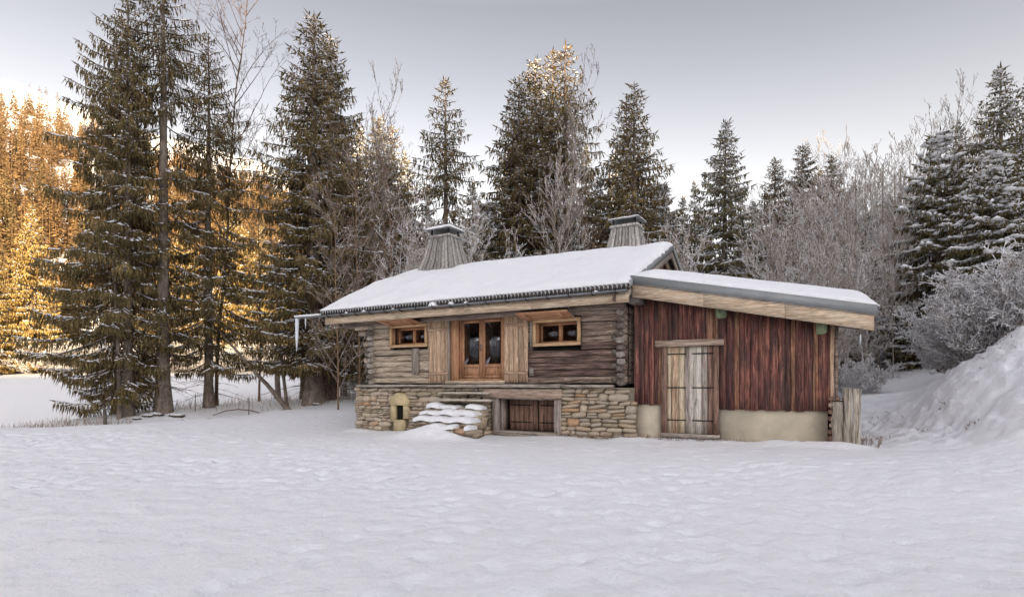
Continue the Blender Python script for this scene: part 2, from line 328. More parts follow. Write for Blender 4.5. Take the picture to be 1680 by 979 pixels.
def ground_z(x, y, fine=True):
    x = np.asarray(x, float); y = np.asarray(y, float); sh = x.shape; xf = x.ravel(); yf = y.ravel()
    xc = np.clip(xf, -60, 34); yc = np.clip(yf, -8, 98)
    z = np.empty(len(xf))
    for i in range(0, len(xf), 20000):
        s = slice(i, i+20000); d = np.sqrt((xc[s, None]-CP[None, :, 0])**2+(yc[s, None]-CP[None, :, 1])**2)
        z[s] = d @ WT[:-3] + WT[-3] + WT[-2]*xc[s] + WT[-1]*yc[s]
    # mountain across the field
    a = xf/np.maximum(yf, 40); k = kmount(a)
    rise = np.clip((yf-95)/360, 0, 1)**1.12*455*k
    rise = np.where(yf > 455, k*455*(1-sstep(700, 1800, yf)*.6) + 0*yf, rise)
    z += np.where(yf > 95, rise*sstep(95, 130, yf), 0)
    # valley side behind the camera (keeps the low sun off the clearing)
    t = xf*sdir.x/math.cos(SUN_EL) + yf*sdir.y/math.cos(SUN_EL)
    z = z*(1-sstep(90, 240, t)) + (30+.272*520)*sstep(260, 520, t)
    z += sstep(34, 120, xf)*22*(1-sstep(150, 260, yf))*(1-sstep(60, 240, t))
    r = np.hypot(xf, yf)
    if fine:
        near = (1-sstep(24, 40, r))
        big = (vnoise(xf*.35, yf*.4, 1)-.5)*.09+(vnoise(xf*1.3, yf*1.3, 2)-.5)*.022
        tr = sstep(.35, .6, vnoise(xf*.16+3, yf*.16, 5))*.7+.3            # where people have trodden
        def band(x0, y0, x1, y1, wd):
            L2 = (x1-x0)**2+(y1-y0)**2; q = np.clip(((xf-x0)*(x1-x0)+(yf-y0)*(y1-y0))/L2, 0, 1); return np.exp(-(((xf-x0-q*(x1-x0))**2+(yf-y0-q*(y1-y0))**2)/wd**2)**2)
        path1 = band(-9, 8, -1.9, 15.4, 1.1); path2 = band(-2.2, 15.2, 4.4, 13.1, .8)+band(1.5, 5, 4.4, 13.1, .7)*.7
        f = (np.abs(vnoise(xf*2.3+vnoise(xf, yf, 6)*1.5, yf*2.6, 3)-.5))*.06+(vnoise(xf*5.2, yf*5.6, 4)-.5)*.03
        f = f+dents(xf, yf, .24, .075, .035, 31)*(vnoise(xf*.4, yf*.4, 32) > .35)+dents(xf, yf, .42, .13, .07, 21)*(vnoise(xf*.23, yf*.3, 22) > .42)+dents(xf, yf, .7, .17, .08, 23)*(vnoise(xf*.15+9, yf*.2, 24) > .5)+dents(xf, yf, .33, .12, .075, 27)*(path1+path2)
        bank = sstep(8.6, 10.5, xf)*(1-sstep(16, 22, yf))*sstep(8, 11, yf)
        xb = xf+z*1.3; z += bank*((vnoise(xb*.9, yf*.9, 12)-.5)*.30+(np.abs(vnoise(xb*2.2, yf*2.2, 13)-.5))*.20+(vnoise(xb*5.5, yf*5.5, 14)-.5)*.09+dents(xb, yf, .8, .22, .10, 25)+dents(xb, yf, .35, .10, -.05, 26)-.05)
        uu_ = (xf-3.206)*.8788-(yf-14.93)*.4772; vv_ = (xf-3.206)*.4772+(yf-14.93)*.8788       # snow shovelled and drifted against the steps
        z +=   .36*np.exp(-((uu_+5.6)/1.15)**2-((vv_+1.66)/.38)**2)+.10*np.exp(-((uu_+7.2)/1.0)**2-((vv_+.7)/.5)**2)
        tr = tr*(.6+.4*sstep(5, 11, r))
        z += .16*np.exp(-((vv_+.42)/.26)**2)*(vnoise(uu_*1.6, uu_*0+3, 41)-.15)*((uu_ > -10) & (uu_ < 5.6))*(1-np.exp(-((uu_-1.6)/.9)**4))
        z += big*(1-sstep(60, 100, r))+near*tr*f
        z += (vnoise(xf*.02, yf*.02, 9)-.5)*12*sstep(110, 250, yf)
    return z.reshape(sh)
def gz(x, y): return float(ground_z(np.array([x]), np.array([y]), False)[0])
def axis(segs):
    out = [segs[0][0]]
    for a, b, n in segs:
        out += list(np.linspace(a, b, n+1)[1:])
    return np.array(out)
gx = axis([(-900, -300, 15), (-300, -60, 40), (-60, -24, 60), (-24, 16, 560), (16, 40, 60), (40, 300, 30), (300, 900, 10)])
gy = axis([(-1100, -200, 30), (-200, -20, 20), (-20, 3, 16), (3, 17, 240), (17, 32, 110), (32, 100, 80), (100, 480, 70), (480, 2000, 16)])
GX, GY = np.meshgrid(gx, gy); GZ = ground_z(GX, GY)
nx, ny = len(gx), len(gy); idx = np.arange(nx*ny).reshape(ny, nx)
Q = np.stack([idx[:-1, :-1].ravel(), idx[:-1, 1:].ravel(), idx[1:, 1:].ravel(), idx[1:, :-1].ravel()], 1)
ground = link('ground', mesh_np('ground', np.stack([GX.ravel(), GY.ravel(), GZ.ravel()], 1), Q, None, True), M['snow'])
tag(ground, 'snow-covered clearing, trodden in the foreground and rising to the wooded mountain', kind='structure')

# ------------------------------------------------------------------ the chalet
YAW = R(-28.5); OX, OY = 3.206, 14.93
def W(u, v): return (OX+u*math.cos(YAW)-v*math.sin(YAW), OY+u*math.sin(YAW)+v*math.cos(YAW))
def house_empty(name, u=0, v=0, z=0):
    x, y = W(u, v); o = link(name, None, None, None, (x, y, z), (0, 0, YAW)); return o
chalet = house_empty('chalet', 0, 0, 0)
tag(chalet, 'old log chalet on a stone base with thick snow on its long roof', 'chalet')
shed = house_empty('lean_to_shed', 0, 0, 0)
tag(shed, 'lean-to shed of red-brown upright boards on a beige concrete footing beside the chalet', 'shed')

def board(x0, x1, y0, y1, z0, z1, mat, parent, name, long='x', seg=4, wob=.006, tilt=0, key=None):
    """one sawn board or beam as an object of its own: subdivided along its length, edges slightly uneven"""
    cx, cy, cz = (x0+x1)/2, (y0+y1)/2, (z0+z1)/2; hx, hy, hz = (x1-x0)/2, (y1-y0)/2, (z1-z0)/2
    V = []; 
    for i in range(seg+1):
        s = -1+2*i/seg
        for a, b in ((-1, -1), (1, -1), (1, 1), (-1, 1)):
            j1, j2 = random.uniform(-wob, wob), random.uniform(-wob, wob)
            if long == 'x': V.append((s*hx, a*hy+j1*.4, b*hz+j2))
            elif long == 'z': V.append((a*hx+j2, b*hy+j1*.4, s*hz))
            else: V.append((a*hx+j1, s*hy, b*hz+j2))
    Qd = [(i*4+k, i*4+(k+1) % 4, (i+1)*4+(k+1) % 4, (i+1)*4+k) for i in range(seg) for k in range(4)] + [(3, 2, 1, 0), tuple(seg*4+k for k in range(4))]
    if long != 'x': Qd = [tuple(reversed(q)) for q in Qd]
    o = link(name, mesh_np(name, np.array(V), np.array(Qd)), mat, parent, (cx, cy, cz), (0, tilt, 0))
    return o
def log(x0, x1, z0, z1, yf, mat, parent, depth=.2, name='log'):
    """hand-hewn log lying along the wall: rounded face, uneven edges"""
    seg = max(3, int((x1-x0)/.35)); hz = (z1-z0)/2; cz = (z0+z1)/2; cx = (x0+x1)/2; V = []
    prof = [(.006, -.955), (-.018, -.82), (-.024, .05), (-.018, .82), (.006, .955), (depth, .955), (depth, -.955)]
    ph = random.uniform(0, 9)
    for i in range(seg+1):
        x = -(x1-x0)/2+(x1-x0)*i/seg; wv = math.sin(ph+x*1.7)*.010+random.uniform(-.006, .006); dz = math.sin(ph*2+x*1.1)*.012
        for (py, pz) in prof: V.append((x, py+wv+random.uniform(-.008, .008) if py < .1 else py, pz*hz+dz+random.uniform(-.007, .007)))
    n = len(prof)
    Qd = [(i*n+k, (i+1)*n+k, (i+1)*n+(k+1) % n, i*n+(k+1) % n) for i in range(seg) for k in range(n)]
    T = [(0, k, k+1) for k in range(1, n-1)]+[(seg*n, seg*n+k+1, seg*n+k) for k in range(1, n-1)]
    return link(name, mesh_np(name, np.array(V), np.array(Qd), np.array(T)), mat, parent, (cx, yf, cz))

# log wall: courses, broken by windows and the french door
Z0, CH, NC = 1.62, .196, 11
OPEN = [(-8.51, -6.88, 2.86, 3.72), (-5.95, -3.88, 1.70, 3.9), (-2.93, -1.36, 2.72, 3.58)]
MB().box(-9.5, -8.4, .14, .2, 1.55, 4.0).box(-7.0, -5.8, .14, .2, 1.55, 4.0).box(-3.95, -2.85, .14, .2, 1.55, 4.0).box(-1.45, -.02, .14, .2, 1.55, 4.0)\
    .box(-8.4, -7.0, .14, .2, 1.55, 2.8).box(-2.85, -1.45, .14, .2, 1.55, 2.7).box(-8.4, -7.0, .14, .2, 3.75, 4.0).box(-2.85, -1.45, .14, .2, 3.62, 4.0).build('wall_core', M['dark'], chalet)
for k in range(NC):
    z0 = Z0+k*CH; z1 = z0+CH
    segs = [(-9.42, -.02)]
    for (a, b, c, d) in OPEN:
        if z0 < d-.05 and z1 > c+.05:
            segs = [s for (p, q) in segs for s in ([(p, min(q, a)), (max(p, b), q)] if p < b and q > a else [(p, q)]) if s[1]-s[0] > .08]
    for (p, q) in segs:
        if p < -6 and q > -3: parts_ = [(p, -5.0), (-5.0, q)]
        else: parts_ = [(p, q)]
        for (p2, q2) in parts_:
            mid = (p2+q2)/2
            mt = M['log'] if mid < -4.6 else (M['logmid'] if (k >= 6 or k == 0) else M['logdark'])
            log(p2+.004, q2-.004, z0, z1, random.uniform(-.012, .012), mt, chalet)
# upright tie board left of the shutter
board(-7.52, -7.22, -.07, -.03, 1.93, 2.82, M['oldv'], chalet, 'tie_board', 'z')
board(-3.0, -2.94, -.05, -.02, 2.72, 3.6, M['oldv'], chalet, 'tie_board', 'z')
# crossing log ends at both corners
def log_end(u, z, s, h, proj, mat):
    m = MB(); n = 9; pts = []
    for k in range(n):
        a = 2*math.pi*k/n+.3; rr = random.uniform(.88, 1.06); ca, sa = math.cos(a), math.sin(a)
        f = 1/max(abs(ca), abs(sa))**.55
        pts.append((u+ca*rr*s*f*.92, z+sa*rr*h*f*.92))
    m.prism(pts, 'y', -proj, .35); return m.build('log_end', mat, chalet)
for k in range(NC+1):
    z = Z0+CH*k
    log_end(-.17+random.uniform(-.02, .02), z+.02, .12, .09, random.uniform(.10, .2), random.choice([M['logend'], M['logend'], M['logend2']]))
    if k % 2 == 0: log_end(-.37, z+.1, .09, .085, random.uniform(.02, .09), M['logend'])
    log_end(-9.35+random.uniform(-.03, .03), z+.04, .115, .085, random.uniform(.12, .24), random.choice([M['logend2'], M['logend2'], M['logend']]))
    if k % 3 != 1: log_end(-9.6+random.uniform(-.03, .03), z+.06, .1, .075, random.uniform(.0, .1), M['logend'])
for k, L in ((9, .42), (10, .62), (4, .15), (7, .2)): log(-9.62-L, -9.42, Z0+k*CH-.02, Z0+(k+1)*CH-.05, .04, M['log'], chalet, .18)
# side walls
for k in range(NC):
    z0 = Z0+k*CH
    for uu in (-9.55, -.20):
        board(uu-.02, uu+.2, .22, 8.6, z0, z0+CH-.01, M['logmid'], chalet, 'side_log', 'y', 5, .01)
board(-9.3, -.1, 8.5, 8.7, .9, 4.1, M['logmid'], chalet, 'back_wall')
# floor and dark room behind the glass
MB().box(-9.3, -.25, .25, 8.4, 1.5, 1.58).box(-9.3, -.25, 2.3, 2.36, 1.58, 4.0).build('interior', M['dark'], chalet)

# stone base -------------------------------------------------------
def stone_mesh(seed):
    r = random.Random(seed); V = []; n = 4
    # front face 4x3 grid, domed, with side walls
    for j in range(3):
        for i in range(4):
            x = -1+2*i/3; z = -1+j; e = max(abs(x)**3, abs(z)**3)
            cut = 1-.13*(abs(x) > .9 and abs(z) > .9)
            V.append((x*cut*r.uniform(.9, 1.0)+(z*.06), -.5*(1-.45*e)*r.uniform(.7, 1.15), z*cut*r.uniform(.84, 1.0)))
    ring = [0, 1, 2, 3, 7, 11, 10, 9, 8, 4]
    b0 = len(V)
    for q in ring: V.append((V[q][0]*1.0, .6, V[q][2]*1.0))
    Qd = [(j*4+i, j*4+i+1, (j+1)*4+i+1, (j+1)*4+i) for j in range(2) for i in range(3)]
    L = len(ring)
    Qd += [(ring[(k+1) % L], ring[k], b0+k, b0+(k+1) % L) for k in range(L)]
    return mesh_np('stone', np.array(V), np.array(Qd))
STM = [stone_mesh(s) for s in range(14)]
for m_ in STM: m_.materials.append(M['stone'])
def lay_stones(u0, u1, z0f, z1f, v, skips=(), parent=chalet, side=False, hmin=.10, hmax=.22):
    z = z0f
    while z < z1f-.04:
        h = random.uniform(hmin, hmax)
        if z+h > z1f-.03: h = z1f-z
        u = u0-random.uniform(0, .1)
        while u < u1-.05:
            wd = random.uniform(.16, .48)*(1.3 if h > .16 else 1)
            if u+wd > u1-.08: wd = u1+random.uniform(0, .04)-u
            cu, cz = u+wd/2, z+h/2+random.uniform(-.012, .012)
            if not any(a-.02 < cu < b+.02 and c-.02 < cz < d+.02 for a, b, c, d in skips):
                def put(cu, cz, wd, h):
                    rot = (0, random.gauss(0, .08), 0); d = random.uniform(.10, .17); vv = v+random.uniform(-.035, .03)
                    me = random.choice(STM)
                    if side: link('stone', me, None, parent, (side, cu, cz), (0, 0, R(90) if side > 0 else R(-90)), (wd*.50, d, h*.52))
                    else: link('stone', me, None, parent, (cu, vv, cz), rot, (wd*.50, d, h*.54))
                if h > .13 and random.random() < .55:
                    put(cu, z+h*.27, wd, h*.5); put(cu+random.uniform(-.03, .03), z+h*.77, wd*.9, h*.45)
                else: put(cu, cz, wd, h)
            u += wd
        z += h
MB().box(-9.9, -4.2, -.06, .25, -.4, 1.50).box(-2.0, .18, -.08, .25, -.3, 1.50).box(-9.9, -9.6, .25, 8.6, -.4, 1.5).box(-4.3, -1.9, .62, .7, -.3, 1.5).box(-.1, .16, .25, 8.6, -.3, 1.5)\
    .box(-4.3, -1.9, -.05, .25, 1.38, 1.52).build('rubble_core', M['mortar'], chalet)
NICHE = (-8.30, -7.58, -.1, 1.28)
lay_stones(-9.98, -4.35, -.16, 1.48, -.13, [NICHE, (-6.6, -4.7, -.2, .95)])
lay_stones(-1.93, .26, .02, 1.50, -.13, [(.0, .5, 1.2, 1.6)], hmax=.24)
lay_stones(-.05, 1.2, -.15, 1.45, 0, side=-9.97)
# niche of yellow tuff with a barred opening
nm = MB()
nm.box(-8.31, -8.12, -.24, -.02, .34, .98).box(-7.74, -7.55, -.25, -.02, .42, .90).box(-8.16, -7.72, -.25, -.02, -.05, .38)
arc = [(-7.92+.40*math.cos(a)*1.0, .93+.40*math.sin(a)*.95) for a in np.linspace(0, math.pi, 9)]
nm.prism([(-8.33, .88)]+[arc[8-i] for i in range(9)]+[(-7.51, .88)], 'y', -.27, -.02)
niche = nm.build('niche', M['tuff'], chalet)
MB().box(-8.14, -7.72, -.085, -.06, .37, .90).build('opening', M['dark'], niche)
for uu in (-8.03, -7.93, -7.83): MB().tube([(uu, -.17, .38), (uu, -.17, .89)], .012, 6).build('bar', M['iron'], niche)
# ledge plank, doorstep
board(-9.85, -6.05, -.30, .05, 1.505, 1.585, M['old'], chalet, 'ledge_board', 'x', 8, .008)
board(-6.05, -1.9, -.34, .05, 1.50, 1.60, M['old'], chalet, 'ledge_board', 'x', 8, .008)
board(-1.9, -.36, -.30, .05, 1.505, 1.585, M['old'], chalet, 'ledge_board', 'x', 5, .008)
# cellar opening
board(-4.55, -1.88, -.27, -.02, 1.17, 1.46, M['beam'], chalet, 'lintel', 'x', 6, .008)
board(-4.22, -4.02, -.22, .0, -.05, 1.17, M['oldv'], chalet, 'cellar_post', 'z', 4)
board(-2.13, -1.93, -.22, .0, .0, 1.17, M['oldv'], chalet, 'cellar_post', 'z', 4)
board(-4.25, -1.95, -.24, .35, .02, .16, M['old'], chalet, 'cellar_sill', 'x', 5)
board(-4.02, -3.98, -.02, .35, .16, 1.17, M['oldv'], chalet, 'cellar_reveal', 'z', 2)
board(-4.02, -1.9, .0, .36, 1.13, 1.17, M['old'], chalet, 'cellar_reveal', 'x', 2)
for (a, b) in ((-3.93, -2.94), (-2.90, -1.98)):
    sh = link('cellar_shutter', None, None, chalet, (a, .36, .17))
    nb = 6; wd = (b-a)/nb
    for i in range(nb): board(i*wd+.004, (i+1)*wd-.004, 0, .03, 0, .96, M['cellar'], sh, 'board', 'z', 3, .003)
    for zz in (.25, .78): MB().box(.05, (b-a)*.8, -.014, -.001, zz-.018, zz+.018).build('hinge', M['iron'], sh)
# windows ----------------------------------------------------------
def window(u0, u1, z0, z1, cu0, cu1, cz0, cz1, awn):
    wn = link('window', None, None, chalet, (u0, 0, z0)); Wd, Hd = u1-u0, z1-z0; t = .095
    board(0, Wd, -.065, .03, 0, t, M['yellow'], wn, 'frame', 'x', 4, .002)
    board(0, t, -.062, .03, t+.002, Hd-t-.002, M['yellowv'], wn, 'frame', 'z', 3, .002)
    board(Wd-t, Wd, -.062, .03, t+.002, Hd-t-.002, M['yellowv'], wn, 'frame', 'z', 3, .002)
    board(0, Wd, -.065, .03, Hd-t, Hd, M['yellow'], wn, 'frame', 'x', 4, .002)
    # reveal boards
    m = MB().box(t-.02, t, .03, .33, t, Hd-t).box(Wd-t, Wd-t+.02, .03, .33, t, Hd-t).box(t, Wd-t, .03, .33, Hd-t, Hd-t+.02); m.build('reveal', M['larch'], wn)
    MB().box(t, Wd-t, .031, .30, t-.02, t).build('sill', M['yellow'], wn)
    # casement
    a, b, c, d = t+.0, Wd-t, t, Hd-t; s = .07; mid = (a+b)/2
    m = MB().box(a, b, .30, .36, c, c+s).box(a, b, .30, .36, d-s, d).box(a, a+s, .30, .36, c+s, d-s).box(b-s, b, .30, .36, c+s, d-s).box(mid-.06, mid+.06, .29, .36, c+s, d-s)
    m.build('casement', M['larch'], wn)
    for (p, q) in ((a+s, mid-.06), (mid+.06, b-s)): MB().box(p, q, .325, .335, c+s, d-s).build('pane', M['glass'], wn)
    # awning shutter propped open over the window
    aw = link('awning_shutter', None, None, chalet, (u0+awn[0], -.07, z1-.02), (R(-awn[2]), 0, 0)); L = awn[1]; dp = .62
    for i in range(4): board(0, L, -(i+1)*dp/4+.004, -i*dp/4-.004, 0, .03, M['larchh'], aw, 'board', 'x', 4, .003)
    for x in (.18, L-.35): MB().box(x, x+.12, -dp+.05, -.03, -.035, -.001).build('batten', M['larchh'], aw)
    return wn
window(-8.51, -6.88, 2.87, 3.66, 0, 0, 0, 0, (-.05, 1.5, 9))
window(-2.91, -1.38, 2.73, 3.54, 0, 0, 0, 0, (-.28, 1.65, 13))
MB().tube([(-1.75, -.62, 3.74), (-1.78, -.6, 4.0)], .006, 5).tube([(-1.66, -.6, 4.0), (-1.42, -.1, 3.3)], .006, 5).build('stay_cord', M['curtain'], chalet)
# french door
fd = link('french_door', None, None, chalet, (-5.92, 0, 1.72))
DW = 2.02; DH = 2.05
board(0, .30, -.05, .06, 0, DH, M['larch'], fd, 'frame', 'z', 3, .002)          # wide left lining
board(DW-.08, DW, -.05, .06, 0, DH, M['larch'], fd, 'frame', 'z', 3, .002)
board(.302, DW-.082, -.05, .06, DH-.09, DH, M['larchh'], fd, 'frame', 'x', 3, .002)
board(-.15, DW+.05, -.13, .06, -.10, -.002, M['fascia'], fd, 'threshold', 'x', 4, .003)
MB().box(.30, .32, .06, .22, 0, DH-.09).box(DW-.1, DW-.08, .06, .22, 0, DH-.09).build('reveal', M['larch'], fd)
board(.302, DW-.082, -.03, .10, 0, .06, M['larchh'], fd, 'sill', 'x', 3, .002)
x0, x1 = .33, DW-.10; md = (x0+x1)/2
for (a, b) in ((x0, md-.008), (md+.008, x1)):
    lf = link('door_leaf', None, None, fd, (0, 0, 0)); s = .10
    MB().box(a, a+s, .10, .16, .07, DH-.1).box(b-s, b, .10, .16, .07, DH-.1).box(a+s, b-s, .10, .16, .07, .16).box(a+s, b-s, .10, .16, .42, .52).box(a+s, b-s, .10, .16, DH-.19, DH-.1)\
        .box(a+s, b-s, .12, .15, .16, .42).build('leaf_frame', M['larch'], lf)
    MB().box(a+s, b-s, .13, .14, .52, DH-.19).build('pane', M['glass'], lf)
MB().box(md-.05, md-.025, .055, .10, .95, 1.15).tube([(md-.037, .06, 1.07), (md-.037, .04, 1.07), (md-.16, .04, 1.07)], .011, 6).build('handle', M['metal'], fd)
# lace curtains behind the glass
cv = []; cq = []
for (a, b) in ((x0+.1, x0+.28), (md+.12, md+.36), (md+.55, x1-.08)):
    n = 14; b0 = len(cv)
    for i in range(n+1):
        xx = a+(b-a)*i/n; yy = .2+.02*math.sin(i*2.1)
        cv += [(xx, yy, .45), (xx, yy, DH-.1)]
    cq += [(b0+2*i, b0+2*i+2, b0+2*i+3, b0+2*i+1) for i in range(n)]
link('curtain', mesh_np('curtain', np.array(cv), np.array(cq)), M['curtain'], fd)
# door shutters of upright boards
def shutter(u0, u1, z0, z1, nb, v=-.10):
    sh = link('shutter', None, None, chalet, (u0, v, z0)); wd = (u1-u0)/nb; H = z1-z0
    for i in range(nb): board(i*wd+.006, (i+1)*wd-.006, random.uniform(0, .01), .035, random.uniform(-.015, .015), H+random.uniform(-.015, .01), M['shutter'], sh, 'board', 'z', 5, .003)
    MB().box(.02, u1-u0-.02, .036, .05, .02, H-.02).build('backing', M['dark'], sh)
    for zz in (H*.135, H*.835): board(.0, (u1-u0), -.03, -.001, zz-.045, zz+.045, M['shutterh'], sh, 'batten', 'x', 3, .003)
    return sh
shutter(-6.78, -5.97, 1.66, 3.76, 5); shutter(-3.88, -3.05, 1.66, 3.76, 5)
MB().box(-3.0, -2.88, -.1, -.02, 1.86, 2.08).build('shutter_stop', M['old'], chalet)
board(-5.99, -5.93, -.12, .0, 1.66, 3.76, M['oldv'], chalet, 'door_post', 'z', 4)

# roof -------------------------------------------------------------
E_V, RV, E_Z, SL = -.85, 4.4, 4.24, .404
U0, U1 = -10.95, .28
def rz(v): return E_Z+SL*(v-E_V) if v < RV else E_Z+SL*(RV-E_V)-SL*(v-RV)
roof = link('roof', None, None, chalet, (0, 0, 0))
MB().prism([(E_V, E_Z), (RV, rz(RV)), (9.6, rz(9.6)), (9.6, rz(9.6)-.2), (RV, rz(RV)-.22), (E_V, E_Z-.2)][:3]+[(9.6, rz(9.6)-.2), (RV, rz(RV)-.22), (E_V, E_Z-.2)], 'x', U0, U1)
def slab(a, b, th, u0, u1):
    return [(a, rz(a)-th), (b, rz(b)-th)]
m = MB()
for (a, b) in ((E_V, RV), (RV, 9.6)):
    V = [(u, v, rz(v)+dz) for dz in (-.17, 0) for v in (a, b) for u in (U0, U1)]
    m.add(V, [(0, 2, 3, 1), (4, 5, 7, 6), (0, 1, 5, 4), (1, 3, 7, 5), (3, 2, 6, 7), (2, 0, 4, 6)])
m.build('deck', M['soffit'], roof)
# row of rounded shingle butts with heating cable loops along the eave
for i in range(92):
    u = U0+.06+i*.1215
    pts = [(u-.052, 4.24), (u-.052, 4.12)]+[(u-.052*math.cos(a), 4.12-.045*math.sin(a)) for a in np.linspace(0, math.pi, 5)[1:-1]]+[(u+.052, 4.12), (u+.052, 4.24)]
    MB().prism(pts, 'y', -.90-random.uniform(0, .015), -.855).build('shingle', M['rock'], roof)
cb = []
for i in range(93):
    u = U0+.0+i*.1215
    cb += [(u, -.925, 4.07), (u+.01, -.925, 4.19), (u+.03, -.925, 4.225), (u+.085, -.925, 4.225), (u+.11, -.925, 4.19)]
MB().tube(cb[:465], .016, 4).build('heating_cable', M['cable'], roof)
# fascia boards with butt joints
xs = [-10.9, -7.6, -4.9, -2.6, .25]
for i, (a, b) in enumerate(zip(xs[:-1], xs[1:])): board(a+.003, b-.003, -.78, -.70-(i % 2)*.006, 3.755, 4.03, M['fascia'], roof, 'fascia_board', 'x', 6, .004)
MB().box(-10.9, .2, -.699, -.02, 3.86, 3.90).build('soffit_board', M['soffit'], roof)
MB().box(-10.6, -.05, -.15, .2, 3.68, 3.86).build('wall_plate', M['logmid'], chalet)
# gutter: half-round trough, brackets, spout end with ice
def trough(a, b, r, yc, zc, n=8):
    m = MB(); V = []
    for u in (a, b):
        for rr in (r, r-.012):
            for k in range(n+1):
                t = math.pi+math.pi*k/n; V.append((u, yc+rr*math.cos(t), zc+rr*math.sin(t)))
    L = n+1; Qd = []
    for k in range(n):
        Qd += [(k, k+1, 2*L+k+1, 2*L+k), (L+k+1, L+k, 3*L+k, 3*L+k+1), (k+1, k, L+k, L+k+1), (2*L+k, 2*L+k+1, 3*L+k+1, 3*L+k)]
    Qd += [(0, 2*L, 3*L, L), (n, L+n, 3*L+n, 2*L+n)]
    m.add(V, Qd); return m
gut = link('gutter', None, None, chalet, (0, 0, 0))
g = trough(-12.25, .25, .06, -.91, 4.06); g.build('trough', M['metal'], gut)
for i in range(17):
    u = -10.6+i*.66
    MB().tube([(u, -.99, 4.08), (u, -.98, 4.02), (u, -.91, 3.982), (u, -.84, 3.99), (u, -.78, 4.0)], .014, 5).build('bracket', M['iron'], gut)
MB().tube([(-12.2, -.91, 4.02), (-12.2, -.91, 3.7), (-12.21, -.91, 3.3), (-12.22, -.91, 2.82)], [.075, .065, .055, .012], 8).build('icicle', M['ice'], gut, True)
MB().tube([(-11.75, -.91, 4.0), (-11.75, -.91, 3.62)], [.03, .006], 6).build('icicle', M['ice'], gut, True)
# snow lying on roofs ------------------------------------------------
def snow_sheet(name, parent, u0, u1, v0, v1, base, thick, nu, nv, amp=.02, seed=0, edge=.35, mat=None, lip=.06):
    us = np.linspace(u0, u1, nu); vv = np.linspace(v0, v1, nv); A, B = np.meshgrid(us, vv)
    zb = np.vectorize(base)(A, B); th = np.vectorize(thick)(A, B)
    du = np.minimum(A-u0, u1-A); dv = np.minimum(B-v0, v1-B)
    prof = np.sqrt(np.clip(1-(1-np.clip(du/edge, 0, 1))**2, 0, 1))*np.sqrt(np.clip(1-(1-np.clip(dv/edge, 0, 1))**2, 0, 1))
    nz = (vnoise(A*1.1+seed, B*1.1, seed)-.5)*amp*2+(vnoise(A*3.1+seed, B*3.1, seed+1)-.5)*amp
    zt = zb+lip+(th-lip)*prof+nz*(.4+.6*prof)
    ed = ((du < 1e-6) | (dv < 1e-6)); jig = (vnoise(A*4, B*4, seed+3)-.5)*.07
    A2 = A+np.where(A-u0 < 1e-6, jig, 0)+np.where(u1-A < 1e-6, jig, 0); B2 = B+np.where(B-v0 < 1e-6, jig, 0)
    top = np.stack([A2, B2, zt], 2).reshape(-1, 3); bot = np.stack([A2, B2, zb+.004], 2).reshape(-1, 3)
    N = nu*nv; ix = np.arange(N).reshape(nv, nu)
    Qs = [np.stack([ix[:-1, :-1].ravel(), ix[:-1, 1:].ravel(), ix[1:, 1:].ravel(), ix[1:, :-1].ravel()], 1)]
    ring = list(ix[0, :])+list(ix[1:, -1])+list(ix[-1, :-1][::-1])+list(ix[1:-1, 0][::-1])
    ring = np.array(ring); r2 = np.roll(ring, -1); Qs.append(np.stack([r2, ring, ring+N, r2+N], 1))
    return link(name, mesh_np(name, np.concatenate([top, bot]), np.concatenate(Qs), None, True), mat or M['snow'], parent)
def th_main(u, v):
    l = max(0, min(1, (-u-.3)/10.2)); s = (v-E_V)/(RV-E_V)
    return .13+.20*l*min(1, s*2.2)+.10*min(1, max(0, s)*3)*(s < .98)+.035*math.sin(u*1.9+1.3*math.sin(u*.8))*max(0, 1-s*1.6)-.10*math.exp(-((u+9.3)/1.25)**2-((v-4.0)/1.1)**2)
snow_sheet('roof_snow', roof, U0-.06, U1+.02, E_V-.05, RV+.02, lambda u, v: rz(min(v, RV))+.002, lambda u, v: th_main(u, v)+(.0 if v < RV-.3 else 0), 150, 70, .03, 3, .38, None, .07)
snow_sheet('roof_snow', roof, U0, U1, RV-.1, 9.6, lambda u, v: rz(max(v, RV))+.002, lambda u, v: .22+.16*max(0, min(1, (-u-.3)/10.2)), 60, 30, .03, 5, .3)
# clumps of snow caught in the gutter
for u, s in ((-6.0, .2), (-5.3, .13), (-4.75, .09), (-8.9, .1), (-7.6, .07), (-9.7, .08), (-.6, .07)):
    n = 8; mm = MB(); V = [(u+s*math.cos(a), -.91+.06*math.sin(a), 4.06) for a in np.linspace(0, 2*math.pi, n, False)]+[(u+s*.55*math.cos(a), -.91+.04*math.sin(a), 4.06+s*.55) for a in np.linspace(0, 2*math.pi, n, False)]+[(u, -.91, 4.06+s*.72)]
    mm.add(V, [(i, (i+1) % n, n+(i+1) % n, n+i) for i in range(n)], [(n+i, n+(i+1) % n, 2*n) for i in range(n)]); mm.build('snow_clump', M['snow'], gut, True)
snow_sheet('snow_clump', gut, -12.25, -11.0, -.965, -.855, lambda u, v: 4.07, lambda u, v: .05, 14, 4, .008, 8, .04)
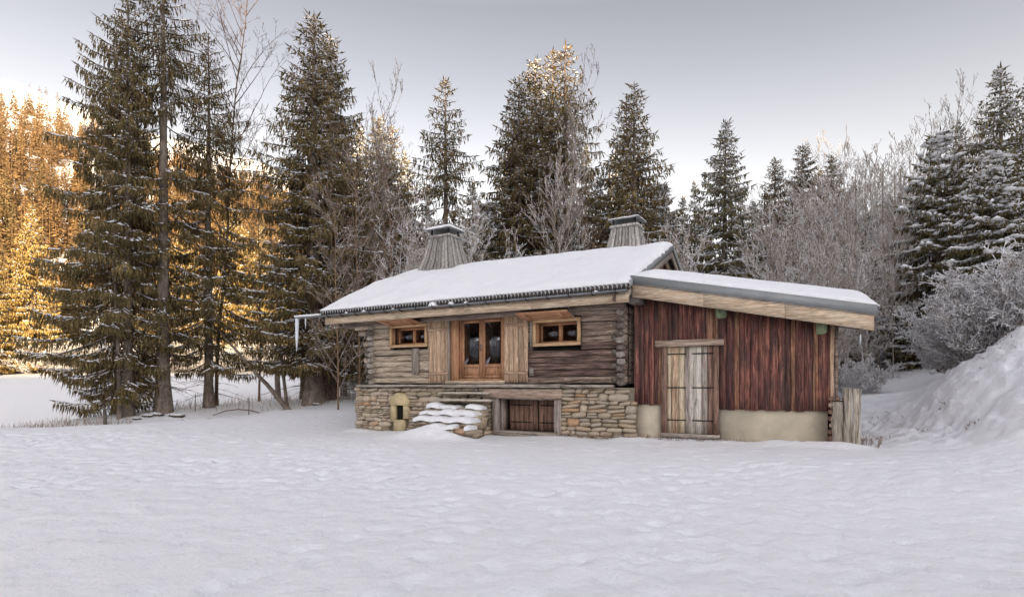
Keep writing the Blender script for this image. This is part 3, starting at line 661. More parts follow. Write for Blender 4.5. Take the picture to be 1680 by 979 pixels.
# right gable: planks, barge boards
for i in range(8):
    v0 = 1.2+i*.8; v1 = v0+.79
    if v1 > 7.4: break
for i in range(12):
    z0 = 3.78+i*.2; z1 = z0+.192
    half = (6.15-z1)/SL
    if half < .15: break
    board(-.12, -.09, RV-half, RV+half, z0, z1, M['red'] if i > 2 else M['logdark'], chalet, 'gable_board', 'y', 4, .004)
def rake(name, u0, u1, drop, h, mat, v_a, v_b):
    m = MB(); V = [(u, v, rz(v)-drop-dz) for dz in (h, 0) for v in (v_a, v_b) for u in (u0, u1)]
    m.add(V, [(0, 2, 3, 1), (4, 5, 7, 6), (0, 1, 5, 4), (1, 3, 7, 5), (3, 2, 6, 7), (2, 0, 4, 6)]); m.build(name, mat, roof)
for uu in ((U1+.002, U1+.04), (U0-.04, U0-.002)):
    for a, b in ((E_V, RV), (RV, 9.6)): rake('rake_trim', uu[0], uu[1], -.05, .17, M['grey'], a, b)
for a, b in ((E_V+.1, RV), (RV, 9.5)):
    rake('barge_board', U1-.06, U1-.01, .172, .20, M['old'], a, b); rake('barge_board', -.05, .04, .19, .22, M['fascia'], a, b)
# chimneys ------------------------------------------------------------
def chimney(uc, vc, bw, bd, tw, td, zb, zt, gap, cap_w, cap_d, snowcap):
    ch = link('chimney', None, None, chalet, (uc, vc, 0))
    MB().box(-tw/2+.03, tw/2-.03, -td/2+.03, td/2-.03, zb-.2, zt-.02).build('flue', M['dark'], ch)
    def face(nb, p0, p1, q0, q1):
        for i in range(nb):
            s0, s1 = i/nb+.009, (i+1)/nb-.009; off = .022*(i % 2)
            a = p0.lerp(p1, s0); b = p0.lerp(p1, s1); c = q0.lerp(q1, s1); d = q0.lerp(q1, s0)
            nrm = (b-a).cross(d-a).normalized(); sag = (c+d)/2
            mid0 = a.lerp(d, .45)-Vector((0, 0, 0)); mid1 = b.lerp(c, .45)
            inw = Vector((-(mid0.x), -(mid0.y), 0)).normalized()*.05
            mid0 += inw; mid1 += inw
            V = []
            for p in (a, b, mid1, mid0, c, d): V.append(p+nrm*off)
            V2 = [p-nrm*.03 for p in V]; allv = V+V2
            o = MB(); o.add(allv, [(0, 1, 2, 3), (3, 2, 4, 5), (7, 6, 9, 8), (8, 9, 11, 10), (0, 3, 9, 6), (3, 5, 11, 9), (2, 1, 7, 8), (4, 2, 8, 10), (1, 0, 6, 7), (5, 4, 10, 11)])
            o.build('board', M['chim'], ch)
    B = [Vector((x*bw/2, y*bd/2, zb)) for x, y in ((-1, -1), (1, -1), (1, 1), (-1, 1))]; Tt = [Vector((x*tw/2, y*td/2, zt)) for x, y in ((-1, -1), (1, -1), (1, 1), (-1, 1))]
    for k, nb in ((0, 9), (1, 7), (2, 9), (3, 7)): face(nb, B[k], B[(k+1) % 4], Tt[k], Tt[(k+1) % 4])
    m = MB(); e = .05
    m.box(-tw/2-e, tw/2+e, -td/2-e, -td/2+.03, zt-.02, zt+.07).box(-tw/2-e, tw/2+e, td/2-.03, td/2+e, zt-.02, zt+.07).box(-tw/2-e, -tw/2+.03, -td/2+.031, td/2-.031, zt-.02, zt+.07).box(tw/2-.03, tw/2+e, -td/2+.031, td/2-.031, zt-.02, zt+.07)
    m.build('rim', M['chim'], ch)
    for x in (-1, 1):
        for y in (-1, 1): MB().box(x*tw/2*.85-.025, x*tw/2*.85+.025, y*td/2*.85-.025, y*td/2*.85+.025, zt+.0, zt+gap+.02).build('post', M['iron'], ch)
    z1 = zt+gap; hw, hd = cap_w/2, cap_d/2
    V = [(-hw, -hd, z1), (hw, -hd, z1), (hw, hd, z1), (-hw, hd, z1), (-hw, -hd, z1+.02), (hw, -hd, z1+.02), (hw, hd, z1+.02), (-hw, hd, z1+.02), (0, 0, z1+.10), (0, 0, z1+.08)]
    m = MB(); m.add(V, [(0, 1, 5, 4), (1, 2, 6, 5), (2, 3, 7, 6), (3, 0, 4, 7)], [(4, 5, 8), (5, 6, 8), (6, 7, 8), (7, 4, 8), (1, 0, 9), (2, 1, 9), (3, 2, 9), (0, 3, 9)]); m.build('cap', M['grey'], ch)
    if snowcap: snow_sheet('cap_snow', ch, -hw, hw, -hd, hd, lambda u, v: z1+.02+.07*(1-max(abs(u)/hw, abs(v)/hd)), lambda u, v: snowcap, 14, 12, .01, 2, .12, None, .03)
    return ch
chimney(-9.28, 4.35, 2.05, 1.75, 1.0, .85, 6.05, 7.84, .30, 1.30, 1.12, .11)
chimney(-1.50, 5.0, 1.62, 1.5, .96, .80, 5.9, 7.36, .26, 1.16, 1.0, .015)

# stone steps in snow --------------------------------------------------
steps = house_empty('stone_steps', -5.6, -1.0, .15)
tag(steps, 'snow-covered stone steps climbing to the french door, two bare plank treads on top', 'steps')
def slab_stone(u0, u1, v0, v1, z0, z1, name='step', mat=None, par=steps):
    nU = 9; V = []
    us = np.linspace(u0, u1, nU)
    for u in us:
        j = random.uniform(-.05, .05); V += [(u, v0+j, z0), (u, v0+j+random.uniform(-.02, .02), z1+random.uniform(-.015, .015)), (u, v1, z1), (u, v1, z0)]
    Qd = [(i*4+k, (i+1)*4+k, (i+1)*4+(k+1) % 4, i*4+(k+1) % 4) for i in range(nU-1) for k in range(4)]+[(0, 1, 2, 3), (nU*4-1, nU*4-2, nU*4-3, nU*4-4)]
    return link(name, mesh_np(name, np.array(V), np.array(Qd)), mat or M['step'], par)
so = (-5.6, -1.0, .15)
sp = [(-6.25, -4.25, -1.62, -1.28, -.35, .30), (-6.42, -4.28, -1.32, -1.0, -.25, .49), (-6.38, -4.36, -1.04, -.74, -.1, .68), (-6.3, -4.40, -.78, -.46, .0, .87)]
for (a, b, c, d, e, f) in sp:
    cx = a
    while cx < b-.1:
        wv = random.uniform(.22, .5); x1_ = min(cx+wv, b+.04); j = random.uniform(-.07, .05); h_ = random.uniform(.16, .19)
        if x1_ > b-.1: x1_ = b+random.uniform(0, .05)
        link('stone', random.choice(STM), None, steps, ((cx+x1_)/2-so[0], c+.22+j-so[1], f-h_/2-.01-so[2]), (random.gauss(0, .03), random.gauss(0, .03), random.gauss(0, .06)), ((x1_-cx)*.54, .50, h_*.56))
        tk = random.uniform(.11, .19)
        if random.random() < .9:
            s0, s1 = cx-random.uniform(0, .08), x1_+random.uniform(0, .06)
            snow_sheet('step_snow', steps, s0-so[0], s1-so[0], c-.02+j-so[1]+random.uniform(-.03, .04), d+.16-so[1], lambda u, v, f=f: f-so[2]-.035+.02*math.sin(u*9), lambda u, v, tk=tk: tk, 18, 12, .035, random.randint(1, 90), .17, None, .08)
        cx = x1_
    MB().box(a+.1-so[0], b-.05-so[0], c+.12-so[1], d+.7-so[1], e-so[2], f-.1-so[2]).build('rubble_core', M['mortar'], steps)
for (a, b, v0, v1, z) in ((-6.05, -4.06, -.66, -.34, 1.07), (-6.12, -4.26, -.46, -.16, 1.29)): board(a-so[0], b-so[0], v0-so[1], v1-so[1], z-so[2], z+.065-so[2], M['lean0'], steps, 'tread_board', 'x', 5, .006)
MB().box(-5.75-so[0], -4.5-so[0], -.12-so[1], -.1-so[1], 1.10-so[2], 1.28-so[2]).build('gap', M['dark'], steps)  # near-black strip painted in for the shade between the two treads
for u, s in ((-4.5, .16), (-4.62, .2), (-4.45, .13), (-4.75, .15), (-4.4, .18)):
    pass
lay_side = [(random.uniform(-1.3, -.25), random.uniform(.05, .95)) for _ in range(26)]
for (vv, zz) in lay_side:
    if zz > 1.05+(vv+.2)*.72: continue
    link('stone', random.choice(STM), None, steps, (-4.34-so[0]+random.uniform(-.03, .03), vv-so[1], zz-so[2]), (random.gauss(0, .1), 0, R(90)), (random.uniform(.14, .24), .16, random.uniform(.06, .10)))

# ---------------------------------------------------------------- lean-to shed
LV = .10
def lz(u): return 4.48-.214*(u-.26)
cxs = .16
MB().box(.12, .915, LV, LV+.2, -.4, 1.065).build('footing', M['concrete'], shed)
MB().prism([(2.37, LV), (4.78, LV), (4.78, 3.0), (4.6, 3.0), (4.6, LV+.2), (2.37, LV+.2)], 'z', -.4, .975).build('footing', M['concrete'], shed)
while cxs < 4.80:
    wd = random.uniform(.095, .20); b = min(cxs+wd, 4.83)
    lo = 1.066 if cxs < .85 else (2.62 if cxs < 2.36 else .976)
    if cxs < .85 and b > .90: b = .90
    if lo == 2.62 and b > 2.37: b = 2.37
    if b-cxs > .03: board(cxs+.004, b-.004, LV-.03-random.uniform(0, .026), LV+.01, lo-random.uniform(0, .035), lz((cxs+b)/2)-.5, M['redo'] if random.random() < .22 else M['red'], shed, 'board', 'z', 6, .003)
    cxs = b
MB().box(.14, .9, LV+.012, LV+.10, 1.07, 3.9).box(2.38, 4.78, LV+.012, LV+.10, .98, 3.4).box(.9, 2.38, LV+.012, LV+.1, 2.62, 3.7).build('wall_core', M['dark'], shed)
for k in range(14):
    v0 = LV+.1+k*.21; board(4.78, 4.82, v0+.003, v0+.205, .98, 3.35, M['red'], shed, 'board', 'z', 3)
board(4.832, 4.90, LV-.06, LV+.05, .95, 3.1, M['shutter'], shed, 'corner_post', 'z', 5, .008)
board(4.92, 4.99, LV+.0, LV+.08, .9, 3.0, M['logmid'], shed, 'corner_post', 'z', 5, .012)
# door
dr = link('door', None, None, shed, (.91, LV-.05, .27))
tones = [1, .8, 1.1, .7, 1.15, .95, .75, .6]
board(0, .15, -.04, .04, 0, 2.32, M['doorframe'], dr, 'frame', 'z', 4); board(1.33, 1.46, -.04, .04, -.03, 2.32, M['doorframe'], dr, 'frame', 'z', 4)
ws = [.10, .19, .16, .12, .11, .20, .15, .15]; xx = .152; tot = sum(ws); 
for i, w_ in enumerate(ws):
    w2 = w_*(1.176/tot); board(xx+.003, xx+w2-.003, 0, .04, .04, 2.32, M[['doorpale', 'shutter', 'doorpale', 'oldv', 'doorwhite', 'doorwhite', 'oldv', 'doorframe'][i]], dr, 'board', 'z', 5, .003); xx += w2
MB().box(.15, 1.33, .045, .06, 0, 2.3).build('backing', M['dark'], dr)
for zz in (.38, 1.24, 2.13):
    for (a, b) in ((.11, .64), (.80, 1.33)): MB().box(a, b, -.015, -.001, zz-.015, zz+.015).build('hinge', M['iron'], dr)
board(.76, 2.49, LV-.15, LV-.032, 2.60, 2.77, M['beam'], shed, 'lintel', 'x', 4, .006)
board(.9, 2.4, LV-.12, LV-.0, .2, .30, M['old'], shed, 'threshold', 'x', 4, .006)
# roof with a grey edge, pale fascia, snow
sroof = link('roof', None, None, shed, (0, 0, 0)); A0, A1, BV0, BV1 = .26, 5.69, -.6, 3.2; RIS = .085
def slope_box(name, u0, u1, v0, v1, d0, d1, mat, ris=RIS):
    V = [(u, v, lz(u)+ris*(v-BV0)+d) for d in (d0, d1) for v in (v0, v1) for u in (u0, u1)]
    m = MB(); m.add(V, [(0, 2, 3, 1), (4, 5, 7, 6), (0, 1, 5, 4), (1, 3, 7, 5), (3, 2, 6, 7), (2, 0, 4, 6)]); return m.build(name, mat, sroof)
slope_box('edge_trim', A0, A1, BV0-.04, BV0, -.21, .0, M['grey'])
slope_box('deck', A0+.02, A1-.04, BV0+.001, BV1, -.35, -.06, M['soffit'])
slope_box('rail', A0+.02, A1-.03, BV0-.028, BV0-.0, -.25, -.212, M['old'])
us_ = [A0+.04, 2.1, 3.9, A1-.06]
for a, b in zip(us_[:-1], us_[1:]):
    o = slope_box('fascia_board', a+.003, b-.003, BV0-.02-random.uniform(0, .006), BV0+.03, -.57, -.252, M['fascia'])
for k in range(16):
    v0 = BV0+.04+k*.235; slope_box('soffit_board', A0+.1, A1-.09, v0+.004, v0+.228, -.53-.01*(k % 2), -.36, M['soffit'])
slope_box('edge_trim', A1-.035, A1, BV0+.002, BV1, -.3, -.02, M['grey'])
V = [(0, 0)]
gt = MB(); n = 8; L = n+1; V = []
for v in (BV0-.02, BV1):
    zc = lz(A1)+RIS*(v-BV0)-.25
    for rr in (.075, .063):
        for k in range(n+1):
            t = math.pi+math.pi*k/n; V.append((A1+.085+rr*math.cos(t), v, zc+rr*math.sin(t)))
Qd = []
for k in range(n): Qd += [(k, 2*L+k, 2*L+k+1, k+1), (L+k+1, 3*L+k+1, 3*L+k, L+k), (k+1, k, L+k, L+k+1), (2*L+k, 2*L+k+1, 3*L+k+1, 3*L+k)]
gt.add(V, Qd); gt.build('gutter', M['metal'], shed)
snow_sheet('roof_snow', sroof, A0+.0, A1+.05, BV0+.0, BV1, lambda u, v: lz(u)+RIS*(v-BV0)-.02, lambda u, v: .12+.26*min(1, (v-BV0)/1.3), 70, 34, .018, 11, .45, None, .03)
for (a, z) in ((2.34, 3.56), (4.54, 3.06)):
    MB().prism([(a, z-.27), (a+.04, z-.29), (a+.18, z-.28), (a+.22, z-.24), (a+.22, z+.02), (a, z+.02)], 'y', LV-.42, LV+.2).build('beam_end', M['green'], shed)
MB().box(.16, .46, -.55, .06, 3.76, 4.02).build('beam_end', M['logend'], shed)
MB().tube([(5.63, 2.9, 2.95), (5.63, 2.9, 2.55)], [.04, .005], 6).build('icicle', M['ice'], shed, True)

# leaning boards, firewood
def lean_board(u, wd, H, v, label, th=.05, seed=1, tilt=.0):
    o_ = house_empty('wooden_board', u, v, .12); bpy.data.objects.remove(o_)
    x, y = W(u+wd/2, v); V = []; r = random.Random(seed); n = 7; hw = wd/2
    for i in range(n):
        z = H*i/(n-1); a = -hw+r.uniform(-.02, .02); b = hw+r.uniform(-.012, .012); dy = z*.04
        V += [(a, dy, z), (b, dy, z), (b, dy+th, z), (a, dy+th, z)]
    Qd = [(i*4+k, i*4+(k+1) % 4, (i+1)*4+(k+1) % 4, (i+1)*4+k) for i in range(n-1) for k in range(4)]+[(3, 2, 1, 0), tuple((n-1)*4+k for k in range(4))]
    o = link('wooden_board', mesh_np('wooden_board', np.array(V), np.array(Qd)), M['lean'], None, (x, y, .10), (0, tilt, YAW))
    tag(o, label, 'board', 'thick boards stood on end beside the shed'); return o
M['lean'] = wood('pale_slab_wood', (.20, .165, .13), (.40, .34, .27), (.52, .46, .38), 'z', (.9, 1.1), .2)
lean_board(4.855, .225, 1.10, -.30, 'shortest pale board stood on end against the shed corner, below the stacked firewood', seed=3)
lean_board(5.085, .165, 1.42, -.34, 'tall upright grey-brown board standing in the middle of the three beside the shed', seed=4)
lean_board(5.25, .15, 1.40, -.33, 'tall narrow upright board at the outer right end of the row beside the shed', seed=8, tilt=.01)
fw = house_empty('firewood_pile', 5.15, .1, .1); tag(fw, 'stack of split reddish firewood behind the boards stood beside the shed', 'firewood')
random.seed(21)
MB().box(-.36, .1, .2, .9, -.2, 1.1).build('dark_backing', M['soffit'], fw)  # dark box added behind the split logs, stands in for shade between them
for r_ in range(8):
    for c_ in range(3):
        a = -.30+c_*.145+random.uniform(-.02, .02); zz = .08+r_*.155; s = random.uniform(.06, .08)
        pts = [(a+s*math.cos(t+.4*c_)*random.uniform(.8, 1.1), zz+s*math.sin(t+.4*c_)*random.uniform(.8, 1.1)) for t in np.linspace(0, 2*math.pi, 5, False)]
        MB().prism(pts, 'y', -.30+random.uniform(-.04, .04), .25).build('split_log', M['cellar'] if (r_+c_) % 3 else M['beam'], fw)

# ------------------------------------------------------------------ trees
def tubes(segs, n=3):
    """segs (m,8): p0, p1, r0, r1 -> numpy verts, quads of n-sided open tubes"""
    S = np.asarray(segs, float); p0, p1, r0, r1 = S[:, 0:3], S[:, 3:6], S[:, 6], S[:, 7]
    d = p1-p0; d /= np.maximum(np.linalg.norm(d, axis=1, keepdims=True), 1e-9)
    a = np.where(np.abs(d[:, 2:3]) < .9, np.array([[0, 0, 1.]]), np.array([[1., 0, 0]]))
    e1 = np.cross(d, a); e1 /= np.linalg.norm(e1, axis=1, keepdims=True); e2 = np.cross(d, e1)
    m = len(S); V = np.empty((m, 2*n, 3)); ph = math.pi/2
    for k in range(n):
        t = 2*math.pi*k/n+ph; o = e1*math.cos(t)-e2*math.sin(t)
        V[:, k] = p0+o*r0[:, None]; V[:, n+k] = p1+o*r1[:, None]
    base = (np.arange(m)*2*n)[:, None]
    Q = np.concatenate([base+np.array([[k, (k+1) % n, n+(k+1) % n, n+k]]) for k in range(n)])
    return V.reshape(-1, 3), Q
def leaves(Pb, D, l, wd, rg):
    """diamond faces: base points, directions, length, width"""
    m = len(Pb); a = rg.normal(size=(m, 3)); Wv = np.cross(D, a); Wv /= np.maximum(np.linalg.norm(Wv, axis=1, keepdims=True), 1e-9)
    V = np.stack([Pb, Pb+D*(l*.45)[:, None]+Wv*(wd/2)[:, None], Pb+D*l[:, None], Pb+D*(l*.45)[:, None]-Wv*(wd/2)[:, None]], 1).reshape(-1, 3)
    Q = np.arange(m*4).reshape(m, 4); return V, Q
def join(parts):
    Vs = []; Qs = []; n = 0
    for V, Q in parts:
        if len(V) == 0: continue
        Vs.append(V); Qs.append(Q+n); n += len(V)
    return np.concatenate(Vs), np.concatenate(Qs)
def trunk_segs(H, r, rg, lean=.01, n=16, flare=1.5):
    zs = np.linspace(0, H, n); wx = np.cumsum(rg.normal(0, lean, n)); wy = np.cumsum(rg.normal(0, lean, n)); wx -= wx[0]; wy -= wy[0]
    rad = r*(1-zs/H)**.85+.015; rad[0] *= flare
    return [(wx[i], wy[i], zs[i]-(.4 if i == 0 else 0), wx[i+1], wy[i+1], zs[i+1], rad[i], rad[i+1]) for i in range(n-1)], (zs, wx, wy)
def spruce_meshes(seed, H, Rd, cb, tr, step=.42, per=6, hang=.42, dens=1., snow=.5, bias=(0, 0), sparse=.0, lw=1., dead=30, peak=.8, tip_up=.25, snoww=1., bl=1.):
    rg = np.random.default_rng(seed)
    ts, (zs, wx, wy) = trunk_segs(H, tr, rg)
    trunkV, trunkQ = tubes(ts, 9)
    limb = []; leaf = []; snw = []; pads = []
    h = cb
    while h < H-.25:
        f = (H-h)/(H-cb)                       # 1 at the crown base, 0 at the tip
        n = max(3, int(per*(.6+.5*min(1, f*3)))); a0 = rg.uniform(0, 6.28)
        for k in range(n):
            if rg.random() < sparse*float(sstep(.3, .6, f)): continue
            az = a0+k*6.283/n+rg.normal(0, .25); dx, dy = math.cos(az), math.sin(az)
            bb = 1+bias[0]*dx+bias[1]*dy
            low = 1-.35*max(0, (f-.85)/.15)
            L = Rd*(.50+.50*min(1, f/.28))*(f**peak)*rg.uniform(.62, 1.12)*max(.25, bb)*low+.22
            hh = h+rg.uniform(-.2, .2)
            el = .75-1.15*min(1, f*1.9)+rg.normal(0, .08)          # up at the top, level to drooping lower
            el = max(el, -.38)
            ox, oy = np.interp(hh, zs, wx), np.interp(hh, zs, wy)
            ns = max(3, int(L/.55)+2); s = np.linspace(0, 1, ns)
            bend = rg.normal(0, .12)
            rr = L*s
            zz = hh+math.sin(el)*rr-.10*L*np.sin(s*math.pi)*(f > .12)+tip_up*.28*L*s**3*f
            lx = ox+dx*rr*math.cos(el)-dy*bend*L*s**2; ly = oy+dy*rr*math.cos(el)+dx*bend*L*s**2
            Pp = np.stack([lx, ly, zz], 1)
            r0 = .012+.011*L
            for i in range(ns-1): limb.append((*Pp[i], *Pp[i+1], r0*(1-s[i])+.006, r0*(1-s[i+1])+.006))
            # branchlets along both sides
            sp = .17/dens/lw**.6; m = max(3, int(L*.88/sp))
            q = np.linspace(.12 if f < .5 else .22, 1, m); 
            C = np.stack([np.interp(q, s, Pp[:, j]) for j in range(3)], 1)
            T_ = np.stack([np.gradient(Pp[:, j], s) for j in range(3)], 1); TT = np.stack([np.interp(q, s, T_[:, j]) for j in range(3)], 1); TT /= np.linalg.norm(TT, axis=1, keepdims=True)
            side = np.cross(TT, np.array([0, 0, 1.])); side /= np.linalg.norm(side, axis=1, keepdims=True)
            for sg in (-1, 1):
                ll = np.minimum(bl*(.26+.30*L*(1-q)*1.1), 1.15*bl)*rg.uniform(.6, 1.15, m)
                D = side*sg*rg.uniform(.65, 1., (m, 1))+TT*rg.uniform(.45, .8, (m, 1))+np.array([0, 0, -1.])*rg.uniform(.05, .35, (m, 1)); D /= np.linalg.norm(D, axis=1, keepdims=True)
                leaf.append(leaves(C, D, ll, np.full(m, .075*lw), rg))
                # hanging twigs along each branchlet
                for u in (.25, .55, .85):
                    keep = rg.random(m) < (1. if ll.mean() > .3 else .6)*min(1, .35+f*2.5)
                    B = (C+D*(ll*u)[:, None])[keep]; mk_ = len(B)
                    if mk_:
                        DD = np.stack([rg.normal(0, .16, mk_), rg.normal(0, .16, mk_), -np.ones(mk_)], 1)+D[keep]*.25; DD /= np.linalg.norm(DD, axis=1, keepdims=True)
                        leaf.append(leaves(B, DD, hang*rg.uniform(.45, 1.15, mk_)*min(1, .35+f*2), rg.uniform(.045, .085, mk_)*lw, rg))
                # snow on branchlets
                ks = rg.random(m) < snow*.5
                if ks.any():
                    mm_ = int(ks.sum()); q0 = rg.uniform(0, .45, mm_); B = C[ks]+D[ks]*(ll[ks]*q0)[:, None]+np.array([0, 0, .02]); E_ = B+D[ks]*(ll[ks]*rg.uniform(.25, .6, mm_))[:, None]
                    r1 = rg.uniform(.014, .042, mm_)*snoww*lw**.5
                    snw.append((B, E_, r1, r1*rg.uniform(.2, .9, mm_)))
                kp = rg.random(m) < snow*.34                 # pads of snow caught on the sprays
                if kp.any():
                    mm_ = int(kp.sum()); B = C[kp]+D[kp]*(ll[kp]*rg.uniform(.1, .8, mm_))[:, None]+np.array([0, 0, .03]); r1 = rg.uniform(.03, .085, mm_)*snoww*lw**.5
                    pads.append((B, r1))
            if len(TT):
                leaf.append(leaves(C[-1:], TT[-1:], np.array([.4*bl]), np.array([.08*lw]), rg))
            # snow along the branch
            for i in range(ns-1):
                for w0 in (0, .5):
                    if rg.random() < snow*.75 and i > 0:
                        r1 = rg.uniform(.02, .055)*snoww; w1 = w0+rg.uniform(.25, .55)
                        A_ = Pp[i:i+1]*(1-w0)+Pp[i+1:i+2]*w0; B_ = Pp[i:i+1]*(1-w1)+Pp[i+1:i+2]*w1
                        snw.append((A_+[[rg.normal(0, .02), rg.normal(0, .02), .045]], B_+[[rg.normal(0, .02), rg.normal(0, .02), .035]], np.array([r1]), np.array([r1*rg.uniform(.3, 1)])))
        h += step*rg.uniform(.75, 1.25)*(.55+.45*min(1, f*2.2))
    # leader shoot
    leaf.append(leaves(np.array([[wx[-1], wy[-1], H-.5]]*3), np.array([[0, 0, 1.]]*3), np.full(3, .9), np.full(3, .10), rg))
    for k in range(dead):                       # dead lower limbs
        hh = rg.uniform(.9, cb+1.5); az = rg.uniform(0, 6.28); L = rg.uniform(.8, 2.6); p = np.array([0, 0, hh]); el = rg.uniform(-.25, .1)
        for j in range(3):
            q = p+np.array([math.cos(az)*L/3, math.sin(az)*L/3, math.sin(el)*L/3]); limb.append((*p, *q, .018-.004*j, .014-.004*j)); 
            for _ in range(2):
                az2 = az+rg.choice([-1, 1])*rg.uniform(.4, .9); q2 = q+np.array([math.cos(az2), math.sin(az2), rg.uniform(-.5, .1)])*rg.uniform(.2, .6); limb.append((*q, *q2, .008, .004))
            p = q; el -= .12; az += rg.normal(0, .12)
    LV_, LQ = tubes(limb, 3)
    tV, tQ = join([(trunkV, trunkQ)]); cV, cQ = join(leaf)
    S0 = np.concatenate([a for a, b, c, d in snw]); S1 = np.concatenate([b for a, b, c, d in snw]); c0 = np.concatenate([c for a, b, c, d in snw]); c1 = np.concatenate([d for a, b, c, d in snw])
    sV, sQ = tubes(np.concatenate([S0, S1, c0[:, None], c1[:, None]], 1), 3)
    PB = np.concatenate([a for a, b in pads]); PR = np.concatenate([b for a, b in pads]); m_ = len(PB)
    oc = np.array([(1, 0, 0), (0, 1, 0), (-1, 0, 0), (0, -1, 0), (0, 0, .55), (0, 0, -.3)]); PV = PB[:, None, :]+oc[None]*PR[:, None, None]*rg.uniform(.7, 1.5, (m_, 6, 1))
    oT = np.array([(0, 1, 4, 4), (1, 2, 4, 4), (2, 3, 4, 4), (3, 0, 4, 4), (1, 0, 5, 5), (2, 1, 5, 5), (3, 2, 5, 5), (0, 3, 5, 5)])[:, :3]; PT = (np.arange(m_)*6)[:, None, None]+oT[None]+len(sV)
    sV = np.concatenate([sV, PV.reshape(-1, 3)]); PT = PT.reshape(-1, 3)
    return mesh_np('trunk', tV, tQ, None, True), mesh_np('limbs', LV_, LQ), mesh_np('crown', cV, cQ), mesh_np('snow', sV, sQ, PT)
PROTO = {}
def tree_obj(name, meshes, mats, parts, x, y, z, rot, sc, label, cat, group):
    e = link(name, None, None, None, (x, y, z), (0, 0, rot), (sc[0], sc[0], sc[1]) if isinstance(sc, tuple) else (sc, sc, sc))
    for me, mt, pn in zip(meshes, mats, parts):
        if not me.materials: me.materials.append(mt)
        link(pn, me, None, e)
    tag(e, label, cat, group); return e
def spruce(key, X, Yt, Z, label, group, base=None, rot=0, wide=1., name='spruce_tree', needle='needle', foot=None):
    """X: bearing, Yt: where its tip shows, Z: distance"""
    x = (X-840)/F*Z; zb = foot if foot is not None else gz(x, Z)-.05
    if key not in PROTO: PROTO[key] = (SPEC[key][1], spruce_meshes(**SPEC[key][0]), [])
    H, ms, users = PROTO[key]
    top = EYE+(630-Yt)/F*Z; s = (top-zb)/H
    if not users:
        mats = [M['bark'], M['twig'], M[SPEC[key][2]], M['snow_tree']]
        e = tree_obj(name, ms, mats, ['trunk', 'limbs', 'crown', 'snow'], x, Z, zb, rot, (s*wide, s), label, 'tree', group)
    else:                                    # later ones copy the first tree and each of its parts
        e = users[0].copy(); col.objects.link(e); e.location = (x, Z, zb); e.rotation_euler = (0, 0, rot); e.scale = (s*wide, s*wide, s)
        for ch in users[0].children:
            c = ch.copy(); col.objects.link(c); c.parent = e
        tag(e, label, 'tree', group)
    users.append(e); return e
SPEC = {
 'T1': (dict(seed=1, H=25, Rd=4.0, cb=1.6, tr=.24, dens=1.15, snow=.62, bias=(-.42, -.1), per=5, hang=.60, dead=50, step=.64, bl=1.05, sparse=.15, peak=.62, snoww=1.2), 25, 'needle'),
 'T2': (dict(seed=2, H=27, Rd=4.3, cb=5.2, tr=.37, dens=1.0, snow=.6, sparse=.66, per=5, hang=.60, dead=110, step=.72, peak=.62, snoww=1.2), 27, 'needle'),
 'T3': (dict(seed=3, H=24, Rd=3.9, cb=3.0, tr=.27, dens=1.1, snow=.6, bias=(.3, -.1), sparse=.35, per=5, hang=.58, dead=60, step=.66, peak=.62, snoww=1.2), 24, 'needle'),
 'T4': (dict(seed=4, H=23, Rd=3.5, cb=2.6, tr=.36, dens=1.1, snow=.75, per=6, hang=.46, dead=50, step=.50, peak=.62, snoww=1.25), 23, 'needle'),
 'T5': (dict(seed=5, H=22, Rd=3.0, cb=4.5, tr=.22, dens=.9, snow=.45, sparse=.25, per=5, hang=.50, dead=20, step=.66, peak=.62, snoww=1.25), 22, 'needle'),
 'T6': (dict(seed=6, H=22, Rd=3.0, cb=2.0, tr=.25, dens=1.0, snow=.85, per=6, hang=.50, dead=10, step=.52, peak=.55, lw=1.15, snoww=1.25), 22, 'needle'),
 'T7': (dict(seed=7, H=22, Rd=3.4, cb=2.0, tr=.22, dens=.9, snow=.9, sparse=.2, per=5, hang=.48, dead=10, step=.64, peak=.75, lw=1.15, snoww=1.3), 22, 'needle'),
 'T8': (dict(seed=8, H=20, Rd=3.8, cb=1.2, tr=.22, dens=.9, snow=1.1, per=6, hang=.42, dead=5, step=.6, peak=.85, lw=1.2, snoww=1.8), 20, 'needle2'),
 'TS': (dict(seed=9, H=12, Rd=3.0, cb=.7, tr=.17, dens=1.1, snow=1.0, per=7, hang=.34, dead=0, step=.42, peak=.75, lw=1.1, snoww=2.8), 12, 'needle2'),
 'TL': (dict(seed=12, H=22, Rd=3.2, cb=1.5, tr=.2, dens=.6, snow=1.0, per=5, hang=.5, dead=0, step=.7, peak=.75, lw=1.6, snoww=2.0), 22, 'needle2'),
 'TG': (dict(seed=14, H=24, Rd=4.2, cb=1.5, tr=.25, dens=.6, snow=.35, per=6, hang=.5, dead=0, step=.55, peak=.8, lw=2.0, snoww=1.5), 24, 'goldlit'),
}
GL = 'tall spruces standing on the bank left of the chalet'
spruce('T1', 210, -45, 27, 'dark spruce with full drooping boughs to the left, left of the thick bare trunk', GL)
spruce('T2', 268, -95, 28, 'tallest spruce with a thick bare trunk showing, middle of the left bank', GL)
spruce('T3', 343, 62, 30.5, 'spruce on the left bank whose low boughs sweep right beside the leaning trunk', GL)
spruce('T1', 190, 60, 29.5, 'thin-stemmed spruce tucked behind the left edge of the big bank spruces', GL, rot=2.5, wide=.85)
spruce('T4', 515, 28, 30.5, 'tall dense dark spruce nearest the left end of the chalet, highest tip of its pair', 'spruces behind the left end of the chalet', wide=1.35)
spruce('T4', 541, 62, 32.5, 'slightly lower second tip, spruce right behind the dense one by the chalet eave', 'spruces behind the left end of the chalet', rot=2.1, wide=1.2)
